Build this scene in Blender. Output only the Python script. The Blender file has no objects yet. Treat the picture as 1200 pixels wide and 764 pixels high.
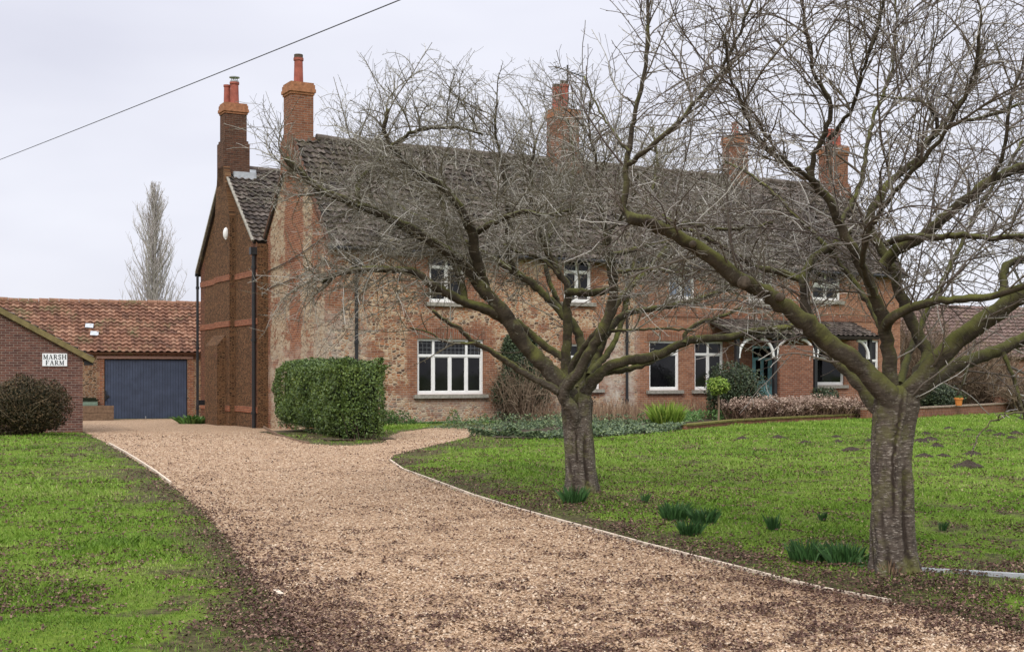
import bpy, math, random
import numpy as np
from mathutils import Vector
from mathutils.geometry import delaunay_2d_cdt
R = math.radians
rng = np.random.default_rng(7)
random.seed(7)
scene = bpy.context.scene
COL = scene.collection

# ---------------------------------------------------------------- camera
F, HZ, EYE = 1500.0, 440.0, 1.6          # focal length in photo pixels, horizon row, eye height
cam = bpy.data.cameras.new('camera'); camo = bpy.data.objects.new('camera', cam); COL.objects.link(camo)
cam.sensor_width = 36; cam.lens = 45; cam.shift_y = (HZ - 382) / 1200
cam.clip_start = 0.1; cam.clip_end = 6000
camo.location = (0, 0, EYE); camo.rotation_euler = (R(90), 0, 0)
scene.camera = camo
scene.render.resolution_x = 1024; scene.render.resolution_y = 651

def sst(a, b, x):
    t = np.clip((np.asarray(x, float) - a) / (b - a), 0, 1)
    return t * t * (3 - 2 * t)
def g(x, y):                              # terrain height
    return -0.3 * sst(30, 46, y) * sst(3, 9, -np.asarray(x, float))
def at(px, py, h=0.0):                    # a point on the ground seen at photo position (px, py)
    z = h
    for _ in range(12):
        Y = (EYE - z) * F / max(py - HZ, 1); X = (px - 600) / F * Y
        z = float(g(X, Y)) + h
    return Vector((X, Y, z))
def atd(px, py, Y):                       # a point at depth Y
    return np.array(((px - 600) / F * Y, Y, EYE - (py - HZ) / F * Y))

# ---------------------------------------------------------------- object helpers
def link(name, data=None, parent=None, loc=None, rz=None):
    o = bpy.data.objects.new(name, data); COL.objects.link(o)
    if parent: o.parent = parent
    if loc is not None: o.location = loc
    if rz is not None: o.rotation_euler = (0, 0, rz)
    return o
def tag(o, label=None, cat=None, group=None, kind=None):
    if label: o['label'] = label
    if cat: o['category'] = cat
    if group: o['group'] = group
    if kind: o['kind'] = kind
    return o
def thing(name, label, cat, loc=(0, 0, 0), rz=0.0, group=None):
    return tag(link(name, None, None, loc, rz), label, cat, group)
def dup(root, loc, rz, label, scale=1.0):
    r = root.copy(); COL.objects.link(r); r.location = loc; r.rotation_euler = (0, 0, rz); r.scale = (scale,) * 3
    r['label'] = label
    for ch in list(root.children):
        c = ch.copy(); COL.objects.link(c); c.parent = r
    return r

class MB:
    def __init__(s): s.V = []; s.F = []; s.n = 0
    def add(s, v, faces, uv=None, mi=0):
        v = np.asarray(v, float).reshape(-1, 3); f = np.asarray(faces, int)
        if uv is None: uv = np.zeros((f.size, 2))
        s.V.append(v); s.F.append((f + s.n, np.asarray(uv, float).reshape(-1, 2), mi)); s.n += len(v)
        return s
    def poly(s, pts, uv, mi=0):
        return s.add(pts, [list(range(len(pts)))], uv, mi)
    def box(s, x0, x1, y0, y1, z0, z1, mi=0):
        v = [(x0,y0,z0),(x1,y0,z0),(x1,y1,z0),(x0,y1,z0),(x0,y0,z1),(x1,y0,z1),(x1,y1,z1),(x0,y1,z1)]
        f = [(0,3,2,1),(4,5,6,7),(0,1,5,4),(2,3,7,6),(1,2,6,5),(3,0,4,7)]
        uv = []
        for k, q in enumerate(f):
            for i in q:
                p = v[i]; uv.append((p[0], p[1]) if k < 2 else (p[0], p[2]) if k < 4 else (p[1], p[2]))
        return s.add(v, f, uv, mi)
    def beam(s, p0, p1, w, h, mi=0, up=(0, 0, 1)):
        p0, p1 = Vector(p0), Vector(p1); d = (p1 - p0); L = d.length; d.normalize()
        a = d.cross(Vector(up)); a.normalize(); b = a.cross(d)
        v = []
        for p in (p0, p1):
            for i, j in ((-1,-1),(1,-1),(1,1),(-1,1)): v.append(p + a * (i * w / 2) + b * (j * h / 2))
        f = [(0,1,2,3),(7,6,5,4),(0,4,5,1),(1,5,6,2),(2,6,7,3),(3,7,4,0)]
        uv = [(0,0),(w,0),(w,h),(0,h)] * 2
        for k in range(4):
            ww = w if k % 2 == 0 else h
            uv += [(0,0),(0,L),(ww,L),(ww,0)]
        return s.add(v, f, uv, mi)
    def tubes(s, P, Rr, sides=4, cap=False, mi=0, rand=None):
        P = np.asarray(P, float); Rr = np.asarray(Rr, float); N, K, _ = P.shape
        T = np.empty_like(P); T[:, 1:-1] = P[:, 2:] - P[:, :-2]; T[:, 0] = P[:, 1] - P[:, 0]; T[:, -1] = P[:, -1] - P[:, -2]
        T /= np.linalg.norm(T, axis=2, keepdims=True) + 1e-9
        m = P[:, -1] - P[:, 0]; ax = np.argmin(np.abs(m), axis=1)
        ref = np.eye(3)[ax][:, None, :]
        n = ref - (ref * T).sum(2, keepdims=True) * T; n /= np.linalg.norm(n, axis=2, keepdims=True) + 1e-9
        b = np.cross(T, n)
        a = np.arange(sides) / sides * 2 * np.pi
        ca, sa = np.cos(a)[None, None, :, None], np.sin(a)[None, None, :, None]
        rr = Rr if Rr.ndim == 3 else Rr[:, :, None]
        V = P[:, :, None, :] + (n[:, :, None, :] * ca + b[:, :, None, :] * sa) * (rr * np.ones(sides))[..., None]
        idx = np.arange(N * K * sides).reshape(N, K, sides); nx = np.roll(idx, -1, axis=2)
        f = np.stack([idx[:, :-1], nx[:, :-1], nx[:, 1:], idx[:, 1:]], -1).reshape(-1, 4)
        ln = np.concatenate([np.zeros((N, 1)), np.cumsum(np.linalg.norm(np.diff(P, axis=1), axis=2), 1)], 1)
        if rand is None: rand = rng.random(N)
        U = np.broadcast_to(rand[:, None, None], (N, K, sides)); W = np.broadcast_to(ln[:, :, None], (N, K, sides))
        UV = np.stack([U, W], -1).reshape(-1, 2)[f.ravel()]
        s.add(V.reshape(-1, 3), f, UV, mi)
        if cap:
            base = s.n - N * K * sides
            for e in (0, K - 1):
                q = idx[:, e] + 0
                s.F.append((q + base, np.zeros((q.size, 2)), mi))
        return s
    def build(s, name, mats, parent=None, loc=None, rz=None, smooth=False):
        me = bpy.data.meshes.new(name)
        V = np.concatenate(s.V); me.vertices.add(len(V)); me.vertices.foreach_set('co', V.ravel().astype(np.float32))
        lv = np.concatenate([f.ravel() for f, _, _ in s.F]); uv = np.concatenate([u for _, u, _ in s.F])
        tot = np.concatenate([np.full(f.shape[0], f.shape[1]) for f, _, _ in s.F])
        mi = np.concatenate([np.full(f.shape[0], m) for f, _, m in s.F])
        me.loops.add(len(lv)); me.loops.foreach_set('vertex_index', lv.astype(np.int32))
        me.polygons.add(len(tot)); st = np.concatenate([[0], np.cumsum(tot)[:-1]])
        me.polygons.foreach_set('loop_start', st.astype(np.int32))
        me.polygons.foreach_set('material_index', mi.astype(np.int32))
        if smooth: me.polygons.foreach_set('use_smooth', np.ones(len(tot), bool))
        else: me.polygons.foreach_set('use_smooth', np.zeros(len(tot), bool))
        ul = me.uv_layers.new(name='UVMap'); ul.data.foreach_set('uv', uv.ravel().astype(np.float32))
        me.update(calc_edges=True); me.validate()
        for m in (mats if isinstance(mats, (list, tuple)) else [mats]): me.materials.append(m)
        return link(name, me, parent, loc, rz)

# ---------------------------------------------------------------- material helpers
def nd(nt, typ, ins=None, **props):
    n = nt.nodes.new(typ)
    for k, v in props.items(): setattr(n, k, v)
    for k, v in (ins or {}).items():
        sk = n.inputs[k]
        if isinstance(v, bpy.types.NodeSocket): nt.links.new(v, sk)
        else: sk.default_value = v
    return n
def c4(c): return (c[0], c[1], c[2], 1.0)
def newmat(name, rough=0.8, spec=0.3):
    m = bpy.data.materials.new(name); m.use_nodes = True; nt = m.node_tree
    b = nt.nodes['Principled BSDF']; b.inputs['Roughness'].default_value = rough; b.inputs['Specular IOR Level'].default_value = spec
    return m, nt, b
def math_(nt, op, a, b=0.0, c=0.0, clamp=False):
    return nd(nt, 'ShaderNodeMath', {0: a, 1: b, 2: c}, operation=op, use_clamp=clamp).outputs[0]
def mix(nt, f, a, b, blend='MIX'):
    n = nt.nodes.new('ShaderNodeMix'); n.data_type = 'RGBA'; n.blend_type = blend
    for k, v in ((0, f), (6, a), (7, b)):
        if isinstance(v, bpy.types.NodeSocket): nt.links.new(v, n.inputs[k])
        else: n.inputs[k].default_value = v if k == 0 else c4(v)
    return n.outputs[2]
def ramp(nt, fac, stops, interp='LINEAR'):
    n = nd(nt, 'ShaderNodeValToRGB', {0: fac}); cr = n.color_ramp; cr.interpolation = interp
    while len(cr.elements) < len(stops): cr.elements.new(0.5)
    for e, (p, c) in zip(cr.elements, stops):
        e.position = p; e.color = c4(c) if not isinstance(c, (int, float)) else (c, c, c, 1)
    return n.outputs[0]
def coords(nt, which='Object', scale=(1, 1, 1), loc=(0, 0, 0)):
    t = nd(nt, 'ShaderNodeTexCoord').outputs[which]
    return nd(nt, 'ShaderNodeMapping', {'Vector': t, 'Scale': scale, 'Location': loc}).outputs[0]
def noise(nt, vec, scale, detail=4, rough=0.6, out=0, dim='3D'):
    return nd(nt, 'ShaderNodeTexNoise', {'Vector': vec, 'Scale': scale, 'Detail': detail, 'Roughness': rough}, noise_dimensions=dim).outputs[out]
def bump(nt, bsdf, height, strength=0.5, dist=0.02):
    b = nd(nt, 'ShaderNodeBump', {'Height': height, 'Strength': strength, 'Distance': dist})
    nt.links.new(b.outputs[0], bsdf.inputs['Normal'])
def setc(nt, bsdf, sock): nt.links.new(sock, bsdf.inputs['Base Color'])

def plain(name, col, rough=0.6, spec=0.3, var=0.15, sc=6.0, metal=0.0):
    m, nt, b = newmat(name, rough, spec); b.inputs['Metallic'].default_value = metal
    n = noise(nt, coords(nt), sc, 5)
    d = tuple(c * (1 - var) for c in col); l = tuple(min(1, c * (1 + var)) for c in col)
    setc(nt, b, ramp(nt, n, [(0.3, d), (0.7, l)])); bump(nt, b, n, 0.15, 0.01)
    return m
def leafmat(name, stops, rough=0.55, spec=0.3, trans=0.0):
    m, nt, b = newmat(name, rough, spec)
    uv = nd(nt, 'ShaderNodeTexCoord').outputs['UV']; sx = nd(nt, 'ShaderNodeSeparateXYZ', {0: uv}).outputs
    setc(nt, b, ramp(nt, sx[0], stops))
    return m

def brick_tex(nt, uv, c1, c2, mort, bw=0.23, rh=0.078, ms=0.009):
    n = nd(nt, 'ShaderNodeTexBrick', {'Vector': uv, 'Color1': c4(c1), 'Color2': c4(c2), 'Mortar': c4(mort), 'Scale': 1.0,
        'Mortar Size': ms, 'Mortar Smooth': 0.2, 'Bias': 0.0, 'Brick Width': bw, 'Row Height': rh})
    return n.outputs[0], n.outputs[1]
def rect_mask(nt, uv, rects, soft=0.05):
    sx = nd(nt, 'ShaderNodeSeparateXYZ', {0: uv}).outputs; tot = None
    for (a, b, c, d) in rects:
        x = math_(nt, 'SUBTRACT', math_(nt, 'ABSOLUTE', math_(nt, 'SUBTRACT', sx[0], (a + b) / 2)), (b - a) / 2)
        y = math_(nt, 'SUBTRACT', math_(nt, 'ABSOLUTE', math_(nt, 'SUBTRACT', sx[1], (c + d) / 2)), (d - c) / 2)
        k = math_(nt, 'MULTIPLY_ADD', math_(nt, 'MAXIMUM', x, y), -1 / soft, 0.5, True)
        tot = k if tot is None else math_(nt, 'MAXIMUM', tot, k)
    return tot
def wallmat(name, rub, mort, b1, b2, bmort, cell=0.12, rects=(), thresh=None, stains=(), nscale=0.9, paler=None):
    m, nt, b = newmat(name, 0.9, 0.15)
    uv = nd(nt, 'ShaderNodeTexCoord').outputs['UV']
    warp = nd(nt, 'ShaderNodeTexNoise', {'Vector': uv, 'Scale': 5.0, 'Detail': 2}).outputs[1]
    wuv = nd(nt, 'ShaderNodeVectorMath', {0: uv, 1: nd(nt, 'ShaderNodeVectorMath', {0: nd(nt, 'ShaderNodeVectorMath', {0: warp, 1: (0.5,) * 3}, operation='SUBTRACT').outputs[0], 1: (0.06,) * 3}, operation='MULTIPLY').outputs[0]}, operation='ADD').outputs[0]
    sv = nd(nt, 'ShaderNodeMapping', {'Vector': wuv, 'Scale': (1 / cell, 1.9 / cell, 1)}).outputs[0]
    v1 = nd(nt, 'ShaderNodeTexVoronoi', {'Vector': sv, 'Scale': 1.0, 'Randomness': 0.85}, voronoi_dimensions='2D', feature='F1')
    v2 = nd(nt, 'ShaderNodeTexVoronoi', {'Vector': sv, 'Scale': 1.0, 'Randomness': 0.85}, voronoi_dimensions='2D', feature='DISTANCE_TO_EDGE')
    rnd = nd(nt, 'ShaderNodeSeparateColor', {0: v1.outputs['Color']}).outputs[0]
    k = len(rub); rc = ramp(nt, rnd, [(i / max(1, k), c) for i, c in enumerate(rub)], 'CONSTANT')
    edge = math_(nt, 'MULTIPLY_ADD', v2.outputs[0], 9.0, -0.5, True)
    rubble = mix(nt, edge, mort, rc)
    bc, bf = brick_tex(nt, uv, b1, b2, bmort)
    bn = noise(nt, nd(nt, 'ShaderNodeMapping', {'Vector': uv, 'Scale': (4.3, 13, 1)}).outputs[0], 1.0, 2)
    bc = mix(nt, math_(nt, 'MULTIPLY_ADD', bn, 1.6, -0.45, True), mix(nt, 1.0, bc, (0.5, 0.47, 0.5), 'MULTIPLY'), bc)
    masks = []
    if rects:
        w2 = nd(nt, 'ShaderNodeTexNoise', {'Vector': uv, 'Scale': 1.6, 'Detail': 4, 'Roughness': 0.7}).outputs[1]
        w2 = nd(nt, 'ShaderNodeVectorMath', {0: nd(nt, 'ShaderNodeVectorMath', {0: w2, 1: (0.5,) * 3}, operation='SUBTRACT').outputs[0], 1: (0.9, 0.9, 0)}, operation='MULTIPLY').outputs[0]
        masks.append(rect_mask(nt, nd(nt, 'ShaderNodeVectorMath', {0: wuv, 1: w2}, operation='ADD').outputs[0], rects, 0.12))
    if thresh is not None:
        ln = noise(nt, nd(nt, 'ShaderNodeMapping', {'Vector': uv, 'Scale': (1, 1.5, 1)}).outputs[0], nscale, 5, 0.7)
        masks.append(math_(nt, 'MULTIPLY_ADD', math_(nt, 'SUBTRACT', ln, thresh), 18.0, 0.5, True))
    mask = 0.0
    for q in masks: mask = q if isinstance(mask, float) else math_(nt, 'MAXIMUM', mask, q)
    col = mix(nt, mask, rubble, bc)
    big = noise(nt, uv, 0.55, 5, 0.65); fine = noise(nt, uv, 9.0, 4, 0.7)
    col = mix(nt, math_(nt, 'MULTIPLY_ADD', big, 1.8, -0.55, True), mix(nt, 1.0, col, (0.86, 0.84, 0.83), 'MULTIPLY'), col)
    col = mix(nt, math_(nt, 'MULTIPLY_ADD', fine, 1.2, -0.2, True), mix(nt, 1.0, col, (0.80, 0.78, 0.77), 'MULTIPLY'), col)
    for (rc4, scol, amt) in stains:
        s = rect_mask(nt, wuv, [rc4], 0.5)
        sn = math_(nt, 'MULTIPLY_ADD', noise(nt, uv, 2.6, 5, 0.75), 4.0, -1.5, True)
        col = mix(nt, math_(nt, 'MULTIPLY', math_(nt, 'MULTIPLY', s, sn), amt), col, scol)
    setc(nt, b, col)
    h = mix(nt, mask, edge, math_(nt, 'SUBTRACT', 1.0, bf))
    bump(nt, b, h, 0.8, 0.02)
    return m
def tilemat(name, stops, moss, mossamt):
    m, nt, b = newmat(name, 0.85, 0.2)
    uv = nd(nt, 'ShaderNodeTexCoord').outputs['UV']; sx = nd(nt, 'ShaderNodeSeparateXYZ', {0: uv}).outputs
    cv = nd(nt, 'ShaderNodeCombineXYZ', {0: math_(nt, 'FLOOR', sx[0]), 1: math_(nt, 'FLOOR', sx[1])}).outputs[0]
    wn = nd(nt, 'ShaderNodeTexWhiteNoise', {'Vector': cv}, noise_dimensions='2D').outputs[0]
    col = ramp(nt, wn, stops)
    oc = coords(nt)
    fn = noise(nt, oc, 7.0, 6, 0.75)
    col = mix(nt, math_(nt, 'MULTIPLY_ADD', fn, 3.0, -1.1, True), mix(nt, 1.0, col, (0.55, 0.55, 0.56), 'MULTIPLY'), col)
    mn = math_(nt, 'MULTIPLY', noise(nt, oc, 1.1, 3), noise(nt, oc, 11.0, 4, 0.7))
    col = mix(nt, math_(nt, 'MULTIPLY_ADD', mn, 9.0, -9.0 * (0.36 - mossamt), True), col, moss)
    setc(nt, b, col); bump(nt, b, fn, 0.4, 0.02)
    return m

M = {}
B1, B2, BM = (0.52, 0.215, 0.10), (0.32, 0.115, 0.06), (0.54, 0.44, 0.33)
RUB = [(0.42, 0.20, 0.09), (0.52, 0.34, 0.19), (0.20, 0.09, 0.05), (0.46, 0.25, 0.13), (0.62, 0.47, 0.31), (0.085, 0.055, 0.04), (0.46, 0.19, 0.085), (0.40, 0.24, 0.13)]
W = dict(LW1=(3.15, 5.64, 0.97, 2.83), LW2=(9.1, 10.36, 1.12, 2.72), LW3=(12.52, 13.88, 1.06, 2.88), LW4=(14.59, 15.96, 1.06, 2.88),
         LW5=(20.6, 22.1, 1.22, 2.6), LW6=(22.85, 24.0, 1.2, 3.05), UW1=(3.59, 4.93, 4.05, 5.72), UW2=(8.85, 10.0, 4.2, 5.72),
         UW3=(13.4, 14.6, 4.45, 5.72), UW4=(17.2, 18.4, 4.45, 5.72), UW5=(20.4, 21.9, 4.6, 5.9))
DOOR = (17.35, 18.45, 0.30, 2.75)
qr = [(0, 0.55, 3.2, 6.2), (11.9, 26, -1, 6.3), (0.0, 6.3, 5.5, 6.3)]
for k in ('LW1', 'LW2', 'UW1', 'UW2'):
    a, b_, c, d = W[k]; qr.append((a - 0.42, b_ + 0.42, c - 0.25, d + 0.55))
M['facade'] = wallmat('facade_stone', RUB, (0.58, 0.47, 0.34), B1, B2, BM, 0.15, qr, 0.55,
    [((-0.3, 1.3, 1.5, 3.6), (0.46, 0.42, 0.36), 0.7), ((-0.5, 9, -1, 0.9), (0.44, 0.39, 0.32), 0.5), ((10.5, 11.9, 0.4, 3.4), (0.52, 0.47, 0.40), 0.9), ((12, 26, -1, 6.2), (0.52, 0.31, 0.20), 0.3), ((0, 12, 1, 6.2), (0.58, 0.41, 0.27), 0.12)])
M['gable'] = wallmat('gable_stone', [(0.44, 0.30, 0.18), (0.52, 0.41, 0.28), (0.32, 0.19, 0.11), (0.46, 0.34, 0.22), (0.56, 0.46, 0.33), (0.17, 0.11, 0.07)],
    (0.52, 0.43, 0.31), B1, B2, BM, 0.125, [(2.5, 3.7, 2.0, 5.6), (-1, 0.3, 3.3, 6.5), (5.7, 6.4, -1, 7), (2.3, 4.2, 5.2, 10), (0.6, 1.5, 4.6, 7.2)], 0.555,
    [((-0.3, 1.2, 1.5, 3.8), (0.40, 0.36, 0.29), 0.55), ((-0.5, 6.5, 0.3, 2.6), (0.46, 0.41, 0.33), 0.45)])
M['carstone'] = wallmat('carstone', [(0.125, 0.063, 0.033), (0.20, 0.105, 0.052), (0.085, 0.042, 0.023), (0.15, 0.072, 0.036), (0.055, 0.030, 0.018)],
    (0.21, 0.125, 0.065), (0.29, 0.115, 0.06), (0.18, 0.075, 0.042), (0.30, 0.22, 0.15), 0.11, [(6.0, 6.75, -1, 7), (12.9, 13.6, -1, 7)], 0.66)
M['barnwall'] = wallmat('barn_stone', [(0.30, 0.15, 0.075), (0.36, 0.22, 0.12), (0.18, 0.09, 0.05), (0.25, 0.12, 0.06), (0.12, 0.07, 0.04)],
    (0.36, 0.28, 0.2), B1, B2, BM, 0.15, [(-2.0, -1.75, -1, 3), (1.75, 2.05, -1, 3)], 0.70)
M['brick'] = wallmat('stack_brick', RUB, BM, (0.22, 0.10, 0.06), (0.13, 0.068, 0.045), (0.24, 0.19, 0.14), 0.15, [(-500, 500, -500, 500)])
M['pinkbrick'] = wallmat('outbuilding_brick', RUB, BM, (0.29, 0.135, 0.10), (0.17, 0.085, 0.07), (0.42, 0.35, 0.29), 0.15, [(-500, 500, -500, 500)])
M['redbrick'] = wallmat('red_brick', RUB, BM, (0.46, 0.195, 0.105), (0.31, 0.125, 0.07), (0.46, 0.37, 0.28), 0.15, [(-500, 500, -500, 500)])
M['bandbrick'] = wallmat('orange_band_brick', RUB, BM, (0.52, 0.20, 0.10), (0.38, 0.14, 0.075), (0.40, 0.29, 0.2), 0.15, [(-500, 500, -500, 500)])
M['orangecap'] = plain('orange_brick_cap', (0.30, 0.135, 0.07), 0.85, 0.2, 0.35, 9)
M['terracotta'] = plain('terracotta', (0.30, 0.09, 0.065), 0.8, 0.2, 0.25, 5)
M['flowerpot'] = plain('flowerpot_clay', (0.55, 0.20, 0.05), 0.7, 0.2, 0.15, 8)
M['tile'] = tilemat('grey_pantile', [(0.0, (0.040, 0.032, 0.028)), (0.4, (0.080, 0.063, 0.053)), (0.8, (0.125, 0.098, 0.081)), (1.0, (0.20, 0.165, 0.14))], (0.10, 0.088, 0.045), 0.06)
M['redtile'] = tilemat('red_pantile', [(0.0, (0.155, 0.078, 0.052)), (0.35, (0.225, 0.110, 0.070)), (0.75, (0.29, 0.145, 0.09)), (1.0, (0.36, 0.20, 0.13))], (0.13, 0.115, 0.055), 0.07)
M['pinktile'] = tilemat('weathered_red_tile', [(0.0, (0.155, 0.105, 0.088)), (0.5, (0.205, 0.135, 0.115)), (1.0, (0.26, 0.185, 0.16))], (0.2, 0.16, 0.10), 0.06)
M['white'] = plain('white_paint', (0.76, 0.75, 0.72), 0.5, 0.4, 0.06, 4)
M['signwhite'] = plain('sign_white', (0.80, 0.81, 0.82), 0.4, 0.4, 0.03, 3)
M['black'] = plain('black_iron', (0.018, 0.018, 0.02), 0.45, 0.4, 0.2, 8)
M['ink'] = plain('sign_lettering', (0.025, 0.03, 0.03), 0.6, 0.2, 0.1, 8)
M['stone'] = plain('sill_stone', (0.27, 0.25, 0.21), 0.9, 0.2, 0.35, 9)
M['leading'] = plain('window_leading', (0.16, 0.165, 0.17), 0.6, 0.3, 0.2, 6)
M['lead'] = plain('lead_flashing', (0.40, 0.42, 0.44), 0.5, 0.4, 0.25, 6)
M['navy'] = plain('navy_paint', (0.045, 0.060, 0.098), 0.5, 0.4, 0.22, 2.2)
M['navygroove'] = plain('navy_groove', (0.012, 0.017, 0.03), 0.6, 0.3, 0.1, 3)
M['teal'] = plain('teal_paint', (0.27, 0.55, 0.58), 0.5, 0.35, 0.15, 5)
M['greenplastic'] = plain('grey_green_plastic', (0.20, 0.27, 0.20), 0.5, 0.35, 0.2, 5)
M['wood'] = plain('weathered_wood', (0.17, 0.11, 0.07), 0.85, 0.2, 0.4, 9)
M['bargeboard'] = plain('mossy_bargeboard', (0.17, 0.135, 0.06), 0.85, 0.2, 0.35, 5)
M['pinklintel'] = plain('pink_timber', (0.42, 0.27, 0.22), 0.8, 0.2, 0.15, 4)
M['edging'] = plain('pale_edging_timber', (0.56, 0.46, 0.36), 0.8, 0.2, 0.2, 9)
M['greyedging'] = plain('grey_edging', (0.33, 0.34, 0.35), 0.7, 0.3, 0.2, 9)
M['steel'] = plain('cowl_steel', (0.35, 0.36, 0.36), 0.4, 0.5, 0.2, 8, 0.6)
M['soil'] = plain('molehill_soil', (0.045, 0.034, 0.026), 0.95, 0.1, 0.5, 40)
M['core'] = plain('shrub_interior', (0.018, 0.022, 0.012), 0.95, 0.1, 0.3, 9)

def glassmat():
    m, nt, b = newmat('window_glass', 0.04, 0.28)
    n = noise(nt, coords(nt), 0.8, 2)
    setc(nt, b, ramp(nt, n, [(0.4, (0.004, 0.004, 0.005)), (0.7, (0.014, 0.014, 0.015))])); bump(nt, b, n, 0.06, 0.05)
    return m
M['glass'] = glassmat()
M['blueglass'] = plain('blue_grey_pane', (0.16, 0.19, 0.25), 0.15, 0.5, 0.35, 2)  # opaque blue-grey pane colour, tone varied by noise

def barkmat(name, dark, light, moss, mossamt, lent=True, zs=34, trunkz=None):
    m, nt, b = newmat(name, 0.85, 0.25)
    oc = coords(nt)
    n1 = noise(nt, oc, 5.0, 6, 0.7)
    ln = noise(nt, coords(nt, 'Object', (5, 5, zs)), 1.0, 5, 0.75)
    f = math_(nt, 'MULTIPLY_ADD', ln, 2.2, -0.65, True)
    col = mix(nt, f, dark, light)
    hgt = mix(nt, 0.5, ln, n1)
    uv_ = nd(nt, 'ShaderNodeSeparateXYZ', {0: nd(nt, 'ShaderNodeTexCoord').outputs['UV']}).outputs
    ox = nd(nt, 'ShaderNodeSeparateXYZ', {0: oc}).outputs
    ring = noise(nt, nd(nt, 'ShaderNodeCombineXYZ', {0: math_(nt, 'MULTIPLY', uv_[1], 48.0), 1: math_(nt, 'MULTIPLY', math_(nt, 'ADD', ox[0], ox[1]), 9.0), 2: math_(nt, 'MULTIPLY', math_(nt, 'SUBTRACT', ox[2], ox[1]), 9.0)}).outputs[0], 1.0, 3, 0.65)
    if lent:
        col = mix(nt, math_(nt, 'MULTIPLY_ADD', ring, 6.0, -3.6, True), col, (0.14, 0.118, 0.088))
        col = mix(nt, math_(nt, 'MULTIPLY_ADD', noise(nt, oc, 17.0, 3, 0.6), 8.0, -5.0, True), col, (0.20, 0.205, 0.15))
        hgt = mix(nt, 0.6, hgt, ring)
    if trunkz:                                   # banded cherry bark with pale lenticels up to the fork
        fine = noise(nt, coords(nt, 'Object', (24, 24, 92)), 1.0, 3, 0.6); md = noise(nt, coords(nt, 'Object', (8, 8, 34)), 1.0, 5, 0.75); vr = noise(nt, coords(nt, 'Object', (17, 17, 2.6)), 1.0, 4, 0.7)
        tc_ = mix(nt, math_(nt, 'MULTIPLY_ADD', md, 3.0, -1.0, True), (0.050, 0.038, 0.030), (0.185, 0.15, 0.12))
        tc_ = mix(nt, math_(nt, 'MULTIPLY_ADD', vr, -6.0, 2.75, True), tc_, (0.045, 0.034, 0.026))
        tc_ = mix(nt, math_(nt, 'MULTIPLY_ADD', fine, 10.0, -5.6, True), tc_, (0.38, 0.34, 0.29))
        tc_ = mix(nt, math_(nt, 'MULTIPLY_ADD', fine, -9.0, 3.7, True), tc_, (0.035, 0.027, 0.021))
        fis = nd(nt, 'ShaderNodeSeparateXYZ', {0: nd(nt, 'ShaderNodeTexCoord').outputs['UV']}).outputs[0]
        tc_ = mix(nt, math_(nt, 'MULTIPLY_ADD', math_(nt, 'ADD', fis, math_(nt, 'MULTIPLY_ADD', md, 0.9, -0.45)), 2.0, -0.45, True), tc_, (0.045, 0.032, 0.023))
        z = nd(nt, 'ShaderNodeSeparateXYZ', {0: oc}).outputs[2]
        k = math_(nt, 'MULTIPLY_ADD', math_(nt, 'ADD', z, math_(nt, 'MULTIPLY_ADD', n1, 0.9, -0.45)), 1.3, -1.3 * trunkz, True)
        col = mix(nt, k, tc_, col)
        hgt = mix(nt, k, mix(nt, 0.6, mix(nt, 0.4, md, fine), vr), hgt)
    col = mix(nt, math_(nt, 'MULTIPLY_ADD', n1, 2.5, -0.8, True), mix(nt, 1.0, col, (0.55, 0.52, 0.5), 'MULTIPLY'), col)
    nz = nd(nt, 'ShaderNodeSeparateXYZ', {0: nd(nt, 'ShaderNodeNewGeometry').outputs['Normal']}).outputs[2]
    mm = math_(nt, 'ADD', math_(nt, 'MULTIPLY', noise(nt, oc, 3.0, 5, 0.7), 1.6), math_(nt, 'MULTIPLY_ADD', nz, 0.45, -1.15 + mossamt))
    col = mix(nt, math_(nt, 'MULTIPLY', mm, 2.2, 0, True), col, moss)
    setc(nt, b, col)
    bump(nt, b, hgt, 0.9, 0.02)
    return m
M['trunk'] = barkmat('cherry_bark', (0.024, 0.018, 0.012), (0.095, 0.074, 0.050), (0.115, 0.115, 0.030), 0.36, zs=9, trunkz=1.1)
M['poplarbark'] = barkmat('poplar_bark', (0.14, 0.12, 0.11), (0.30, 0.27, 0.25), (0.2, 0.2, 0.15), -0.3)
M['fissure'] = plain('bark_fissure', (0.03, 0.02, 0.015), 0.95, 0.1, 0.4, 20)
M['cutwood'] = plain('old_pruning_cut', (0.085, 0.066, 0.05), 0.9, 0.1, 0.5, 30)
M['twig'] = leafmat('cherry_twig_bark', [(0.0, (0.065, 0.048, 0.030)), (0.3, (0.12, 0.10, 0.062)), (0.6, (0.22, 0.20, 0.165)), (1.0, (0.54, 0.51, 0.46))], 0.6, 0.3)
M['twigdark'] = leafmat('purple_twig_bark', [(0.0, (0.060, 0.040, 0.034)), (0.35, (0.11, 0.085, 0.062)), (0.65, (0.19, 0.165, 0.145)), (1.0, (0.50, 0.47, 0.43))], 0.6, 0.3)
M['popltwig'] = leafmat('poplar_twig_bark', [(0.0, (0.26, 0.22, 0.21)), (1.0, (0.46, 0.42, 0.40))], 0.8, 0.2)
M['deadtwig'] = leafmat('dead_twig', [(0.0, (0.09, 0.06, 0.04)), (0.5, (0.17, 0.12, 0.08)), (1.0, (0.30, 0.23, 0.16))], 0.85, 0.1)
M['hedgestem'] = leafmat('hedge_stem', [(0.0, (0.035, 0.026, 0.018)), (1.0, (0.085, 0.065, 0.045))], 0.85, 0.1)
M['straw'] = leafmat('dead_stem', [(0.0, (0.12, 0.07, 0.045)), (0.5, (0.22, 0.14, 0.09)), (1.0, (0.34, 0.25, 0.16))], 0.85, 0.1)
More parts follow.
